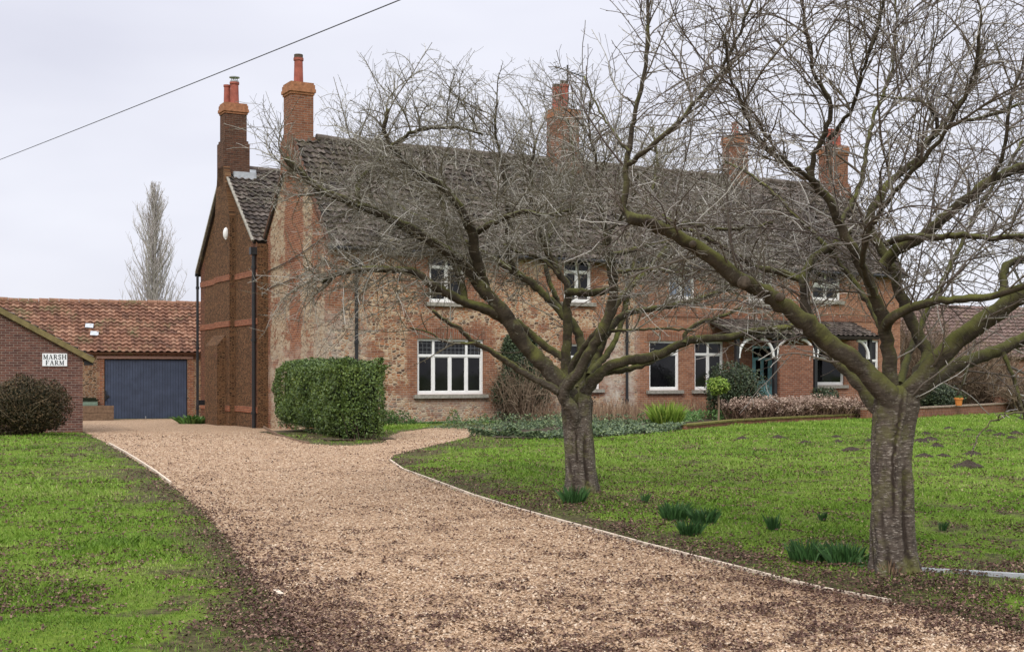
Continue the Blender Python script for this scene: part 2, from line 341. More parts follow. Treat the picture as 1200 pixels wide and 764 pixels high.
M['dryhead'] = leafmat('dry_flower_head', [(0.0, (0.13, 0.085, 0.065)), (0.5, (0.30, 0.21, 0.16)), (1.0, (0.46, 0.35, 0.28))], 0.85, 0.1)
M['hedgeleaf'] = leafmat('hedge_leaf', [(0.0, (0.024, 0.046, 0.012)), (0.40, (0.068, 0.112, 0.021)), (0.85, (0.155, 0.212, 0.040)), (1.0, (0.30, 0.31, 0.11))], 0.45, 0.4)
M['darkleaf'] = leafmat('dark_evergreen_leaf', [(0.0, (0.015, 0.028, 0.012)), (0.6, (0.04, 0.062, 0.025)), (1.0, (0.085, 0.105, 0.045))], 0.45, 0.4)
M['rustleaf'] = leafmat('rusty_shrub_leaf', [(0.0, (0.018, 0.017, 0.008)), (0.55, (0.052, 0.042, 0.020)), (1.0, (0.11, 0.07, 0.034))], 0.7, 0.2)
M['brownleaf'] = leafmat('withered_leaf', [(0.0, (0.05, 0.03, 0.022)), (0.6, (0.12, 0.07, 0.05)), (1.0, (0.22, 0.14, 0.10))], 0.85, 0.1)
M['limeleaf'] = leafmat('lime_leaf', [(0.0, (0.09, 0.16, 0.02)), (0.6, (0.20, 0.30, 0.04)), (1.0, (0.34, 0.42, 0.09))], 0.5, 0.3)
M['ivyleaf'] = leafmat('ground_cover_leaf', [(0.0, (0.03, 0.055, 0.025)), (0.5, (0.075, 0.115, 0.05)), (0.85, (0.12, 0.165, 0.06)), (1.0, (0.25, 0.30, 0.15))], 0.45, 0.4)
M['weedleaf'] = leafmat('weed_leaf', [(0.0, (0.03, 0.07, 0.015)), (0.6, (0.07, 0.15, 0.03)), (1.0, (0.13, 0.23, 0.06))], 0.5, 0.3)
M['daffleaf'] = leafmat('daffodil_leaf', [(0.0, (0.018, 0.050, 0.014)), (0.6, (0.04, 0.105, 0.026)), (1.0, (0.075, 0.155, 0.05))], 0.5, 0.35)
M['grass'] = leafmat('grass_blade', [(0.0, (0.050, 0.082, 0.015)), (0.28, (0.106, 0.196, 0.020)), (0.62, (0.178, 0.300, 0.031)), (0.86, (0.28, 0.37, 0.075)), (1.0, (0.42, 0.37, 0.19))], 0.55, 0.25)
M['litter'] = leafmat('leaf_litter', [(0.0, (0.038, 0.020, 0.015)), (0.45, (0.085, 0.044, 0.033)), (0.8, (0.15, 0.085, 0.062)), (1.0, (0.30, 0.20, 0.14))], 0.75, 0.25)
M['pebble'] = leafmat('gravel_stone', [(0.0, (0.17, 0.11, 0.075)), (0.18, (0.28, 0.18, 0.115)), (0.5, (0.385, 0.258, 0.16)), (0.8, (0.49, 0.35, 0.235)), (1.0, (0.60, 0.49, 0.37))], 0.7, 0.25)

def groundmat():
    m, nt, b = newmat('lawn_turf', 0.95, 0.1)
    oc = coords(nt)
    n1 = noise(nt, oc, 0.7, 5, 0.65); n2 = noise(nt, oc, 14.0, 5, 0.75); n3 = noise(nt, oc, 2.6, 4, 0.7)
    col = ramp(nt, n2, [(0.3, (0.050, 0.070, 0.014)), (0.5, (0.115, 0.165, 0.020)), (0.72, (0.19, 0.26, 0.036))])
    col = mix(nt, math_(nt, 'MULTIPLY_ADD', n1, 3.2, -1.5, True), col, mix(nt, n2, (0.055, 0.075, 0.018), (0.15, 0.17, 0.045)))
    den = nd(nt, 'ShaderNodeSeparateXYZ', {0: nd(nt, 'ShaderNodeTexCoord').outputs['UV']}).outputs[0]
    col = mix(nt, math_(nt, 'MULTIPLY_ADD', math_(nt, 'MULTIPLY_ADD', n3, 0.7, math_(nt, 'MULTIPLY', den, -0.9)), 3.0, 0.28, True), col, mix(nt, math_(nt, 'MULTIPLY_ADD', n2, 3.5, -1.25, True), (0.028, 0.021, 0.014), mix(nt, n3, (0.13, 0.095, 0.058), (0.12, 0.135, 0.035))))
    setc(nt, b, col); bump(nt, b, n2, 0.8, 0.05)
    return m
M['ground'] = groundmat()
def gravelmat():
    m, nt, b = newmat('gravel', 0.85, 0.2)
    oc = coords(nt)
    v = nd(nt, 'ShaderNodeTexVoronoi', {'Vector': oc, 'Scale': 42.0}, feature='F1')
    sep = nd(nt, 'ShaderNodeSeparateColor', {0: v.outputs['Color']}).outputs
    col = ramp(nt, sep[0], [(0.0, (0.12, 0.075, 0.048)), (0.2, (0.26, 0.16, 0.095)), (0.55, (0.39, 0.26, 0.158)), (0.85, (0.49, 0.345, 0.225)), (1.0, (0.58, 0.46, 0.34))])
    n1 = noise(nt, oc, 0.8, 6, 0.7); n2 = noise(nt, oc, 6.0, 5, 0.7)
    col = mix(nt, math_(nt, 'MULTIPLY_ADD', math_(nt, 'MULTIPLY_ADD', n2, 0.6, math_(nt, 'MULTIPLY', n1, 0.7)), 5.0, -3.6, True), col, mix(nt, sep[1], (0.09, 0.055, 0.042), (0.26, 0.165, 0.115)))
    setc(nt, b, col)
    d = math_(nt, 'SUBTRACT', 1.0, v.outputs['Distance'])
    bump(nt, b, d, 1.0, 0.02)
    return m
M['gravel'] = gravelmat()

# ---------------------------------------------------------------- ground and drive
left_px = [(99,506),(112,513),(128,521),(146,531),(165,543),(183,555),(200,568),(220,583),(240,601),(258,619),(275,640),(290,660),(305,681),(320,699),(335,716),(352,738),(372,764)]
right_px = [(455,540),(470,551),(500,562),(550,581),(600,597),(650,611),(700,625),(750,639),(800,652),(850,665),(900,678),(960,693),(1040,708),(1120,727),(1190,745)]
def xy(px): return [tuple(at(*p)[:2]) for p in px]
PL = xy(left_px); PR = xy(right_px)
near = [(-0.75, 5.6), (-0.3, 3.0), (-0.2, -5.0), (9.0, -5.0), (8.0, 2.0), (5.6, 5.4), (4.2, 6.9)]
branch = xy([(462,533),(490,526),(525,518),(560,509),(577,504),(572,499.5),(540,500.5),(505,502),(470,506),(455,512)])
hedge_edge = xy([(452,519),(420,522),(385,522),(362,520),(345,516),(325,511),(309,507)])
back = [(-7.7, 39.0), (-7.9, 40.6), (-5.6, 41.3), (-8.0, 48.0), (-9, 58), (-24.0, 53.0), (-18.5, 46.0)]
DRIVE = PL + near + PR[::-1] + branch + hedge_edge + back
def densify(poly, step=0.35, closed=True):
    out = []; n = len(poly)
    for i in range(n if closed else n - 1):
        a, b = np.array(poly[i]), np.array(poly[(i + 1) % n]); k = max(1, int(np.linalg.norm(b - a) / step))
        for j in range(k): out.append(tuple(a + (b - a) * j / k))
    if not closed: out.append(tuple(poly[-1]))
    return out
def seg_dist(P, poly, closed=True):
    P = np.asarray(P, float); d = np.full(len(P), 1e9); n = len(poly)
    for i in range(n if closed else n - 1):
        a, b = np.array(poly[i]), np.array(poly[(i + 1) % n]); ab = b - a
        t = np.clip(((P - a) @ ab) / (ab @ ab + 1e-12), 0, 1)
        d = np.minimum(d, np.linalg.norm(P - a - t[:, None] * ab, axis=1))
    return d
def inside(P, poly):
    P = np.asarray(P, float); c = np.zeros(len(P), bool); n = len(poly)
    for i in range(n):
        (x1, y1), (x2, y2) = poly[i], poly[(i + 1) % n]
        if y1 == y2: continue
        cr = ((y1 > P[:, 1]) != (y2 > P[:, 1])) & (P[:, 0] < (x2 - x1) * (P[:, 1] - y1) / (y2 - y1) + x1)
        c ^= cr
    return c
def vnoise(x, y, s, seed=0):              # smooth value noise 0..1
    x = np.asarray(x) / s + 1000; y = np.asarray(y) / s + 1000
    xi = np.floor(x).astype(np.int64); yi = np.floor(y).astype(np.int64); fx = x - xi; fy = y - yi
    fx = fx * fx * (3 - 2 * fx); fy = fy * fy * (3 - 2 * fy)
    def h(a, b):
        k = (a * 374761393 + b * 668265263 + seed * 974634777) & 0x7fffffff
        k = ((k ^ (k >> 13)) * 1274126177) & 0x7fffffff
        return ((k ^ (k >> 16)) & 0xffff) / 65535.0
    return (h(xi, yi) * (1 - fx) + h(xi + 1, yi) * fx) * (1 - fy) + (h(xi, yi + 1) * (1 - fx) + h(xi + 1, yi + 1) * fx) * fy
T1 = at(680, 584); T2 = at(1047, 679)
def lawn_z(x, y):
    P = np.stack([x, y], 1); d = seg_dist(P, DRIVE) * np.where(inside(P, DRIVE), 1, -1)     # + inside the drive
    nearw = 1 - sst(30, 60, y)
    lump = (vnoise(x, y, 1.3, 1) - 0.5) * 0.05 + (vnoise(x, y, 0.45, 2) - 0.5) * 0.035
    z = g(x, y) + np.where(d < 0, 0.02 * sst(0, 0.2, -d) + lump * nearw * sst(0.1, 0.8, -d), -0.07 * sst(-0.05, 0.3, d))
    for T in (T1, T2):
        z = z + 0.06 * np.exp(-((x - T.x) ** 2 + (y - T.y) ** 2) / 0.35)
    return z
def axis(lo, hi, step, far):
    a = np.arange(lo, hi + 1e-6, step)
    return np.concatenate([[-far, -far / 3, -far / 9, lo - 25], a, [hi + 25, far / 9, far / 3, far]])
gx = axis(-32, 34, 0.2, 3000); gy = axis(-6, 62, 0.2, 3000)
GX, GY = np.meshgrid(gx, gy); n0, n1 = GX.shape
GZ = lawn_z(GX.ravel(), GY.ravel())
idx = np.arange(n0 * n1).reshape(n0, n1)
bd = densify(DRIVE)
gxx, gyy = np.meshgrid(np.arange(-24, 10, 0.6), np.arange(-5, 60, 0.6)); q = np.stack([gxx.ravel(), gyy.ravel()], 1)
q = q[inside(q, DRIVE) & (seg_dist(q, DRIVE) > 0.25)]
pts = [Vector(p) for p in bd] + [Vector(p) for p in q]
r_ = delaunay_2d_cdt(pts, [(i, (i + 1) % len(bd)) for i in range(len(bd))], [], 1, 1e-5)
dv = np.array([(v.x, v.y) for v in r_[0]])
dz = g(dv[:, 0], dv[:, 1]) + 0.004 + (vnoise(dv[:, 0], dv[:, 1], 1.6, 5) - 0.5) * 0.02
mb = MB(); mb.add(np.column_stack([dv, dz]), np.array([list(f) for f in r_[2] if len(f) == 3]))
tag(mb.build('gravel_drive', M['gravel'], smooth=True), kind='structure')

# scatter helpers
def visible(n, y0, y1, power, xmargin=0.03):       # random ground points inside the view, density falling with distance
    u = rng.random(n); e = 2 - power
    Y = (y0 ** e + u * (y1 ** e - y0 ** e)) ** (1 / e) if abs(e) > 1e-6 else y0 * (y1 / y0) ** u
    X = (rng.random(n) * 2 - 1) * (0.4 + xmargin) * Y
    return X, Y
# beds: no grass there
BEDLINE = [tuple(at(*p)[:2]) for p in [(578,515),(640,516),(700,514),(760,510),(800,505),(860,498.5),(1000,491),(1080,488.5),(1200,480.5)]]
BED = BEDLINE + [(34, 62), (20, 58), (-1, 44), (-3, 42.3)]
HEDGE0 = np.array([-4.25, 31.3]); hd = np.array([-0.345, 0.9386]); hp = np.array([0.9386, 0.345]); HL, HWD = 9.2, 1.35
HEDGEBED = [tuple(HEDGE0 + hd * a + hp * b) for a, b in ((-0.12, -0.3), (-0.12, HWD + 0.12), (HL + 0.5, HWD + 0.25), (HL + 0.5, -0.45))]
def turf(X, Y, d):
    yw = X + 0.35 * Y; dn = 0.16 + 1.0 * sst(0.28, 0.56, 0.30 * vnoise(yw, Y * .5, 1.1, 3) + 0.36 * vnoise(X, Y * .6, 0.34, 4) + 0.34 * vnoise(yw, Y * .8, 0.13, 5))
    dn = np.where((X < 0) & (X > -10) & (Y > 28), dn * .35, dn)
    dn = dn * (0.12 + 0.88 * sst(0.0, np.where(X > -2.2, 2.0, 1.1), d + 1.3 * (vnoise(X, Y, 0.6, 6) - 0.5)))
    for T, rr in ((T1, 2.4), (T2, 2.0)):
        dn = dn * (0.32 + 0.68 * sst(0.2, rr, np.hypot(X - T.x - 0.3, Y - T.y) + 0.9 * (vnoise(X, Y, 0.5, 7) - 0.5)))
    return dn
gF = np.stack([idx[:-1, :-1], idx[:-1, 1:], idx[1:, 1:], idx[1:, :-1]], -1).reshape(-1, 4)
gd_ = np.clip(turf(GX.ravel(), GY.ravel(), seg_dist(np.stack([GX.ravel(), GY.ravel()], 1), DRIVE)), 0, 1)
mb = MB(); mb.add(np.stack([GX.ravel(), GY.ravel(), GZ], 1), gF, np.stack([gd_, gd_], 1)[gF.ravel()])
tag(mb.build('ground', M['ground'], smooth=True), kind='structure')
def grass_field(n, y0, y1, hh, ww, power):
    X, Y = visible(n, y0, y1, power, 0.26); P = np.stack([X, Y], 1)
    ok = ~inside(P, BED) & ~inside(P, HEDGEBED) & (Y < 58)
    ind = inside(P, DRIVE); d = seg_dist(P, DRIVE)
    ok &= ~ind | ((d < 0.05) & (rng.random(n) < 0.2))
    ok &= ~((X > -20) & (X < -8) & (Y > 37.5))
    dens = np.maximum(turf(X, Y, d), 0.6 * sst(24, 40, Y))
    ok &= rng.random(n) < dens
    X, Y = X[ok], Y[ok]; n = len(X); Z = lawn_z(X, Y)
    cl = vnoise(X, Y, 0.55, 9)
    H = hh * (0.4 + 0.95 * rng.random(n)) * (0.5 + 1.0 * cl ** 1.4) * (0.6 + 0.4 * sst(0, 0.5, d[ok])) * (1 + 0.03 * Y)
    Wd = ww * (0.6 + 0.8 * rng.random(n)) * (Y / 8) ** 0.8
    a = rng.random(n) * 2 * np.pi; le = rng.random(n) * 0.9 + 0.15; la = rng.random(n) * 2 * np.pi
    base = np.stack([X, Y, Z - 0.005], 1); side = np.stack([np.cos(a), np.sin(a), 0 * a], 1) * Wd[:, None]
    lean = np.stack([np.cos(la) * le, np.sin(la) * le, 0 * a], 1) * H[:, None]
    up = np.array([0, 0, 1.0])
    V = np.stack([base - side, base + side, base + lean * 0.35 + up * H[:, None] * 0.6 + side * 0.7, base + lean + up * H[:, None] * 0.92,
                  base + lean * 0.35 + up * H[:, None] * 0.6 - side * 0.7], 1)
    i = np.arange(n)[:, None] * 5
    cu = np.clip(0.45 * rng.random(n) + 0.42 * vnoise(X, Y, 1.7, 12) + 0.28 * vnoise(X, Y, 0.3, 13) - 0.06 + (rng.random(n) < 0.03) * 0.4, 0, 1)
    f = i + np.array([[0, 1, 2, 3, 4]])
    return V.reshape(-1, 3), f, np.stack([np.repeat(cu, 5), np.tile([0, 0, .6, 1, .6], n)], 1)
mb = MB()
mb.add(*grass_field(540000, 6.3, 17, 0.027, 0.0024, 1.6))
mb.add(*grass_field(490000, 15, 52, 0.030, 0.0028, 1.6))
tag(mb.build('grass', M['grass'], smooth=True), 'rough winter lawn grass with bare muddy patches', 'grass', kind='stuff')

# gravel stones
n = 270000; X, Y = visible(n, 6.3, 48, 1.85); P = np.stack([X, Y], 1)
dd = seg_dist(P, DRIVE); ok = (inside(P, DRIVE) | (dd < 0.05)) & (rng.random(n) < 0.88 * sst(48, 24, Y))
X, Y = X[ok], Y[ok]; n = len(X)
o6 = np.array([(1,0,0),(-1,0,0),(0,1,0),(0,-1,0),(0,0,1),(0,0,-1)], float)
oF = np.array([(0,2,4),(2,1,4),(1,3,4),(3,0,4),(2,0,5),(1,2,5),(3,1,5),(0,3,5)])
sz = (0.0052 + 0.0062 * rng.random((n, 1, 1)) ** 1.5) * (0.7 + 0.6 * rng.random((n, 6, 1))) * (1 + 0.025 * (Y[:, None, None] - 7))
ang = rng.random(n) * 6.283; ca, sa = np.cos(ang)[:, None], np.sin(ang)[:, None]
ov = o6[None] * sz; ov[:, :, 0] *= 1.25; ov[:, :, 2] *= 0.75
tilt = rng.normal(0, 0.35, (n, 2))
ov = np.stack([ov[..., 0] * ca - ov[..., 1] * sa, ov[..., 0] * sa + ov[..., 1] * ca, ov[..., 2] + tilt[:, :1] * ov[..., 0] + tilt[:, 1:] * ov[..., 1]], -1)
pz = g(X, Y) + 0.006 + (vnoise(X, Y, 1.6, 5) - 0.5) * 0.02 + 0.012 * rng.random(n)
ov += np.stack([X, Y, pz], 1)[:, None, :]
cu = np.clip(rng.random(n) * 0.9 + 0.12 - 0.35 * sst(0.52, 0.75, vnoise(X, Y, 0.6, 22) * .6 + vnoise(X, Y, 0.17, 23) * .4), 0, 1)
mb = MB(); mb.add(ov.reshape(-1, 3), (np.arange(n)[:, None, None] * 6 + oF[None]).reshape(-1, 3), np.stack([np.repeat(cu, 24), np.zeros(n * 24)], 1))
tag(mb.build('gravel_stones', M['pebble']), 'loose tan gravel stones on the drive', 'gravel', kind='stuff')

# dead leaves
def leaves(P, size, nrm=None, spread=1.0, aspect=0.55, fold=0.15, rand=None):
    n = len(P); d = rng.normal(size=(n, 3))
    if nrm is not None: nn = nrm + rng.normal(size=(n, 3)) * spread
    else: nn = rng.normal(size=(n, 3))
    nn /= np.linalg.norm(nn, axis=1, keepdims=True) + 1e-9
    d -= (d * nn).sum(1, keepdims=True) * nn; d /= np.linalg.norm(d, axis=1, keepdims=True) + 1e-9
    b = np.cross(nn, d); s = (np.asarray(size) * (0.6 + 0.8 * rng.random(n)))[:, None]
    V = np.stack([P - d * s * .5, P + b * s * aspect * .5 + nn * s * fold, P + d * s * .5, P - b * s * aspect * .5 + nn * s * fold], 1)
    f = np.arange(n)[:, None] * 4 + np.array([[0, 1, 2, 3]])
    if rand is None: rand = rng.random(n)
    return V.reshape(-1, 3), f, np.stack([np.repeat(rand, 4), np.tile([0, .5, 1, .5], n)], 1)
n = 380000; X, Y = visible(n, 6.3, 36, 1.7); P = np.stack([X, Y], 1); ind = inside(P, DRIVE); dl = seg_dist(P, PL[5:] + near[:2], False); dr = seg_dist(P, PR, False)
pr = np.where(ind, 0.025, 0.05) * sst(0.35, 0.7, vnoise(X, Y, 0.7, 31)) * 2
pr = pr + 0.75 * np.exp(-(dl / np.where(ind, 0.42, 0.35)) ** 2) * (0.35 + 0.9 * vnoise(X, Y, 0.5, 32)) * sst(30, 16, Y)
pr = pr + np.where(ind, 0.35, 0.38) * np.exp(-(dr / np.where(ind, 0.3, 1.0)) ** 2) * sst(0.3, 0.7, vnoise(X, Y, 0.6, 33)) * 1.5
pr = pr + ind * 0.6 * sst(0.56, 0.74, 0.35 * vnoise(X, Y, 0.4, 34) + 0.65 * vnoise(X, Y * .8, 0.12, 35))
pr = pr + (~ind) * 0.55 * sst(0.46, 0.72, 0.4 * vnoise(X + .4 * Y, Y * .6, 0.5, 36) + 0.6 * vnoise(X, Y * .7, 0.15, 37))
for T, rr, am in ((T1, 2.4, 0.6), (T2, 2.0, 0.6)):
    pr = pr + am * np.exp(-((X - T.x - 0.6) ** 2 + (Y - T.y) ** 2) / rr ** 2) * sst(0.3, 0.6, vnoise(X, Y, 0.4, 38))
pr = pr + ind * 0.32 * sst(10.5, 7.6, Y) * sst(.45, .7, vnoise(X, Y, 0.3, 39) * .4 + vnoise(X, Y, .09, 40) * .6)
pr = pr * (0.6 + 0.4 * sst(12, 7, Y)) * np.where(ind, 0.25 + 0.75 * sst(20, 11, Y), 1.0)
ok = (rng.random(n) < pr) & ~inside(P, BED) & ~((X > -20) & (X < -8) & (Y > 37.5))
X, Y, ind = X[ok], Y[ok], ind[ok]; n = len(X)
Z = np.where(ind, g(X, Y) + 0.018, lawn_z(X, Y) + 0.018) + 0.012 * rng.random(n)
mb = MB(); mb.add(*leaves(np.stack([X, Y, Z], 1), 0.024 * (1 + 0.028 * (Y - 7)), np.array([[0, 0, 1.0]]), 0.4, 0.7, 0.22))
tag(mb.build('leaf_litter', M['litter']), 'fallen brown leaves along the drive edges and under the trees', 'leaf litter', kind='stuff')

# ---------------------------------------------------------------- edging boards
def board(name, pts, w, h, m, label, cat, group=None, lift=0.0):
    c = Vector(pts[0]); mb = MB()
    for a, b in zip(pts[:-1], pts[1:]):
        p0, p1 = Vector(a) - c, Vector(b) - c
        mb.beam((p0.x, p0.y, h / 2 - 0.03 + lift), (p1.x, p1.y, h / 2 - 0.03 + lift), w, h)
    return tag(mb.build(name, m, None, c), label, cat, group)
def gl(pts): return [Vector((x, y, float(g(x, y)))) for x, y in pts]
random.seed(5)
GE = 'pale timber edging boards of the drive'
seg = [(PR[0:3], 'pale timber edging board curving round the lawn corner nearest the hedge'),
       (PR[2:4], 'pale edging board just after the lawn corner, second from the hedge end'),
       (PR[3:5], 'pale edging board left of the nearer daffodils of the middle tree'),
       (PR[4:6], 'pale edging board level with the daffodil clump at the middle tree'),
       (PR[5:7], 'pale edging board passing in front of the middle cherry trunk'),
       (PR[6:9], 'long pale edging board in front of the three daffodil clumps in the grass'),
       (PR[8:11], 'pale edging board left of the wide daffodil clump by the big trunk'),
       (PR[10:13], 'last pale edging board, sinking into leaves before the big right trunk')]
for p, lb in seg:
    board('edging_board', gl([tuple(np.array(a) + np.array([0.03, 0.03])) for a in p]), 0.028, 0.062, M['edging'], lb, 'edging', GE)
board('edging_board', gl(PL[2:7]), 0.03, 0.08, M['edging'], 'pale edging board along the left lawn beyond the leaf drift', 'edging', GE)
board('edging_board', gl(xy([(323,695),(330,700)])), 0.04, 0.06, M['edging'], 'short exposed stub of edging in the leaves of the left lawn', 'edging', GE)
board('edging_board', gl(hedge_edge[3:]), 0.04, 0.07, M['wood'], 'mossy edging board at the foot of the clipped hedge', 'edging', GE)
board('edging_rail', gl(xy([(1070,677),(1140,681),(1215,686)])), 0.05, 0.115, M['greyedging'], 'grey edging rail running right from the big trunk', 'edging')

# ---------------------------------------------------------------- cherry trees
def smooth_path(p, k):
    p = np.asarray(p, float); t = np.concatenate([[0], np.cumsum(np.linalg.norm(np.diff(p, axis=0), axis=1))]); u = np.linspace(0, t[-1], k)
    # Catmull-Rom by Hermite interpolation
    m = np.gradient(p, t, axis=0); i = np.clip(np.searchsorted(t, u, side='right') - 1, 0, len(t) - 2)
    h = (t[i + 1] - t[i])[:, None]; s = ((u - t[i]) / (t[i + 1] - t[i]))[:, None]
    return (2*s**3-3*s**2+1)*p[i] + (s**3-2*s**2+s)*h*m[i] + (-2*s**3+3*s**2)*p[i+1] + (s**3-s**2)*h*m[i+1]
def grow(par, spacing, start, L0, L1, r0, r1, npts, ct, cp, cu, co, wander, lift, centre, env, drop=0.0, keep=None):
    B, D, RB, S = [], [], [], []
    for pts, rad in par:
        sl = np.linalg.norm(np.diff(pts, axis=0), axis=1); t = np.concatenate([[0], np.cumsum(sl)]); L = t[-1]
        s = np.arange(start * L, L, spacing); s = s + rng.uniform(-.5, .5, len(s)) * spacing; s = s[(s > 0) & (s < L)]
        if len(s) == 0: continue
        b = np.stack([np.interp(s, t, pts[:, k]) for k in range(3)], 1)
        i = np.clip(np.searchsorted(t, s) - 1, 0, len(sl) - 1); tn = (pts[i + 1] - pts[i]) / (sl[i][:, None] + 1e-9)
        B.append(b); D.append(tn); RB.append(np.interp(s, t, rad)); S.append(s / L)
    if not B: return []
    B, D, RB, S = np.concatenate(B), np.concatenate(D), np.concatenate(RB), np.concatenate(S)
    if keep is not None:
        k = rng.random(len(B)) < keep(B); B, D, RB, S = B[k], D[k], RB[k], S[k]
    n = len(B); pr = rng.normal(size=(n, 3)); pr -= (pr * D).sum(1, keepdims=True) * D; pr /= np.linalg.norm(pr, axis=1, keepdims=True)
    out = B - centre; out[:, 2] *= 0.3; out /= np.linalg.norm(out, axis=1, keepdims=True) + 1e-9
    d = D * ct + pr * cp + out * co + np.array([0, 0, 1.0]) * (cu + rng.normal(0, 0.25, n) + 0.28 * sst(1.9, 3.2, B[:, 2] - centre[2] + 0.0) - 0.12)[:, None]
    d /= np.linalg.norm(d, axis=1, keepdims=True)
    L = rng.uniform(L0, L1, n) * (1 - 0.35 * S)
    res = None
    for shrink in (1.0, 0.55):
        p = B.copy(); dd = d.copy(); path = [p]
        cv = rng.normal(size=(n, 3)) * wander * 0.6
        for k in range(npts - 1):
            dd = dd + rng.normal(size=(n, 3)) * wander + cv + np.array([0, 0, lift]) * (rng.random((n, 1)) < 1 - drop) - np.array([0, 0, drop * 0.12])
            dd /= np.linalg.norm(dd, axis=1, keepdims=True)
            p = p + dd * (L * shrink / (npts - 1))[:, None]; path.append(p)
        path = np.stack(path, 1); good = env(path[:, -1])
        if res is None: res, gd = path, good.copy()
        else:
            use = ~gd & good; res[use] = path[use]; gd |= good
    rb = np.minimum(RB * 0.7, r0 * (0.7 + 0.6 * rng.random(n))); tt = np.linspace(0, 1, npts)
    rad = rb[:, None] * (1 - tt) + np.minimum(r1, rb)[:, None] * tt
    return [(res[i], rad[i]) for i in range(n) if gd[i]]
def pack(lst): return np.stack([a for a, _ in lst]), np.stack([b for _, b in lst])

def cherry(name, label, T, ppm, trunk_px, limbs, env, twm, dense, fork, rad_b, rad_t, klo=0.10, kz=(2.2, 3.3), atw=0.0105):
    root = thing(name, label, 'tree', T); Y0 = T.y; off = np.array(T)
    # trunk: fluted tapering column with twisted ridges and fissures
    tp = smooth_path([atd(x, y, Y0) - off for x, y in trunk_px], 150); K, S = 150, 220
    t = np.linspace(0, 1, K)[:, None]; a = np.linspace(0, 2 * np.pi, S, endpoint=False)[None]
    r = rad_t + (rad_b - rad_t) * (1 - t) ** 1.2 + rad_b * 0.75 * np.exp(-t * 10) * (0.5 + 0.5 * np.cos(5 * a + 0.6)) + rad_b * 0.1 * np.exp(-t * 5) + rad_t * 0.14 * sst(0.62, 0.97, t)
    tw = a + 0.75 * t ** 1.5 + 0.12 * np.sin(3 * t + 1)
    r = r * (1 + 0.045 * np.sin(3 * tw + 0.5) + 0.035 * np.sin(7 * tw + 2 + 1.2 * np.sin(4 * t)))
    fis = np.zeros_like(r); jag = (vnoise((0 * a + t * 40).ravel(), (0 * t + a * 3).ravel(), 1.0, 8).reshape(r.shape) - .5) * 0.10 + (vnoise((0 * a + t * 150).ravel(), (0 * t + a * 20).ravel(), 1.0, 18).reshape(r.shape) - .5) * 0.05
    for ph, dep, wd in ((0.4, 0.08, 0.14), (1.0, 0.05, 0.08), (1.6, 0.08, 0.12), (2.3, 0.05, 0.09), (2.9, 0.08, 0.14), (3.45, 0.06, 0.09), (3.95, 0.09, 0.15), (4.3, 0.05, 0.07), (4.75, 0.06, 0.10), (5.05, 0.11, 0.17), (5.5, 0.06, 0.09), (5.95, 0.08, 0.13)):
        dl = np.angle(np.exp(1j * (tw - ph - 0.3 * np.sin(4 * t + ph) - jag))); am = np.exp(-(dl / wd) ** 2) * np.clip(0.55 + 0.7 * np.sin(4 * t + ph * 5) + 0.25 * np.sin(19 * t + ph * 9), 0, 1)
        r = r * (1 - dep * am) + 0.012 * np.exp(-((dl - 2 * wd) / wd) ** 2) * np.clip(0.55 + 0.7 * np.sin(4 * t + ph * 5) + 0.25 * np.sin(19 * t + ph * 9), 0, 1); fis = np.maximum(fis, am)
    r = r * (1 + 0.02 * (vnoise((a * 14 + 0 * t).ravel(), (t * 160 + 0 * a).ravel(), 1.0, 3).reshape(r.shape) - .5))
    r = r * np.where(t > 0.9, np.sqrt(np.clip(1 - ((t - 0.9) / 0.115) ** 2, 0.02, 1)), 1.0)
    mb = MB(); nv = mb.n; mb.tubes(tp[None], r[None], S, True)
    f0, uv0, m0 = mb.F[0]; uv0 = np.array(uv0); uv0[:, 0] = fis.ravel()[f0.ravel()]; mb.F[0] = (f0, uv0, m0)
    mb.build('trunk', M['trunk'], root, smooth=True)
    par = []
    for (px, r0, r1, dY, main) in limbs:
        k = np.linspace(0, 1, len(px)); dys = dY if isinstance(dY, tuple) else (0.0, dY)
        raw = [atd(x, y, Y0 + dys[0] + (dys[1] - dys[0]) * q ** 0.8) - off for (x, y), q in zip(px, k)]
        joins = main and r0 > 8 and np.hypot(raw[0][0] - tp[-12][0], raw[0][1] - tp[-12][1]) < 0.3 and raw[0][2] < fork + 0.15
        if joins:                                        # leave the trunk gradually, as a swelling rib
            ax_ = tp[np.argmin(np.abs(tp[:, 2] - (raw[0][2] - 0.42)))]
            raw = [ax_ + np.clip(raw[1] - raw[0], -.04, .04) * np.array([1, 1, 0])] + raw
        L = sum(np.linalg.norm(b - a_) for a_, b in zip(raw[:-1], raw[1:])); K = max(8, int(L / 0.05))
        p = smooth_path(raw, K); q = np.linspace(0, 1, K)
        rr = (r0 + (r1 - r0) * q ** 0.75) * (0.90 if main else 0.8) / ppm * (1 + 0.05 * np.sin(q * L * 7 + r0) + 0.035 * np.sin(q * L * 17 + 2 * r0))
        if joins: rr = rr * (0.45 + 0.62 * sst(0.0, 0.5, q * L) - 0.07 * sst(0.5, 1.2, q * L))
        if K > 12: p[1:-1] += rng.normal(size=(K - 2, 3)) * 0.006
        sd = 16 if r0 > 5 else 10
        irr = rr[:, None] * (1 + 0.05 * np.sin(3 * np.linspace(0, 6.283, sd, endpoint=False)[None] + 4 * q[:, None]) + 0.05 * (vnoise(np.repeat(q * L * 9, sd), np.tile(np.arange(sd) * 1.0, K), 1.0, int(r0 * 7)).reshape(K, sd) - .5))
        mb = MB(); mb.tubes(p[None], irr[None], sd, True, rand=np.zeros(1)); mb.build('limb' if main else 'branch', M['trunk'], root, smooth=True)
        par.append((p, rr))
    ctr = np.array([0, 0, fork])
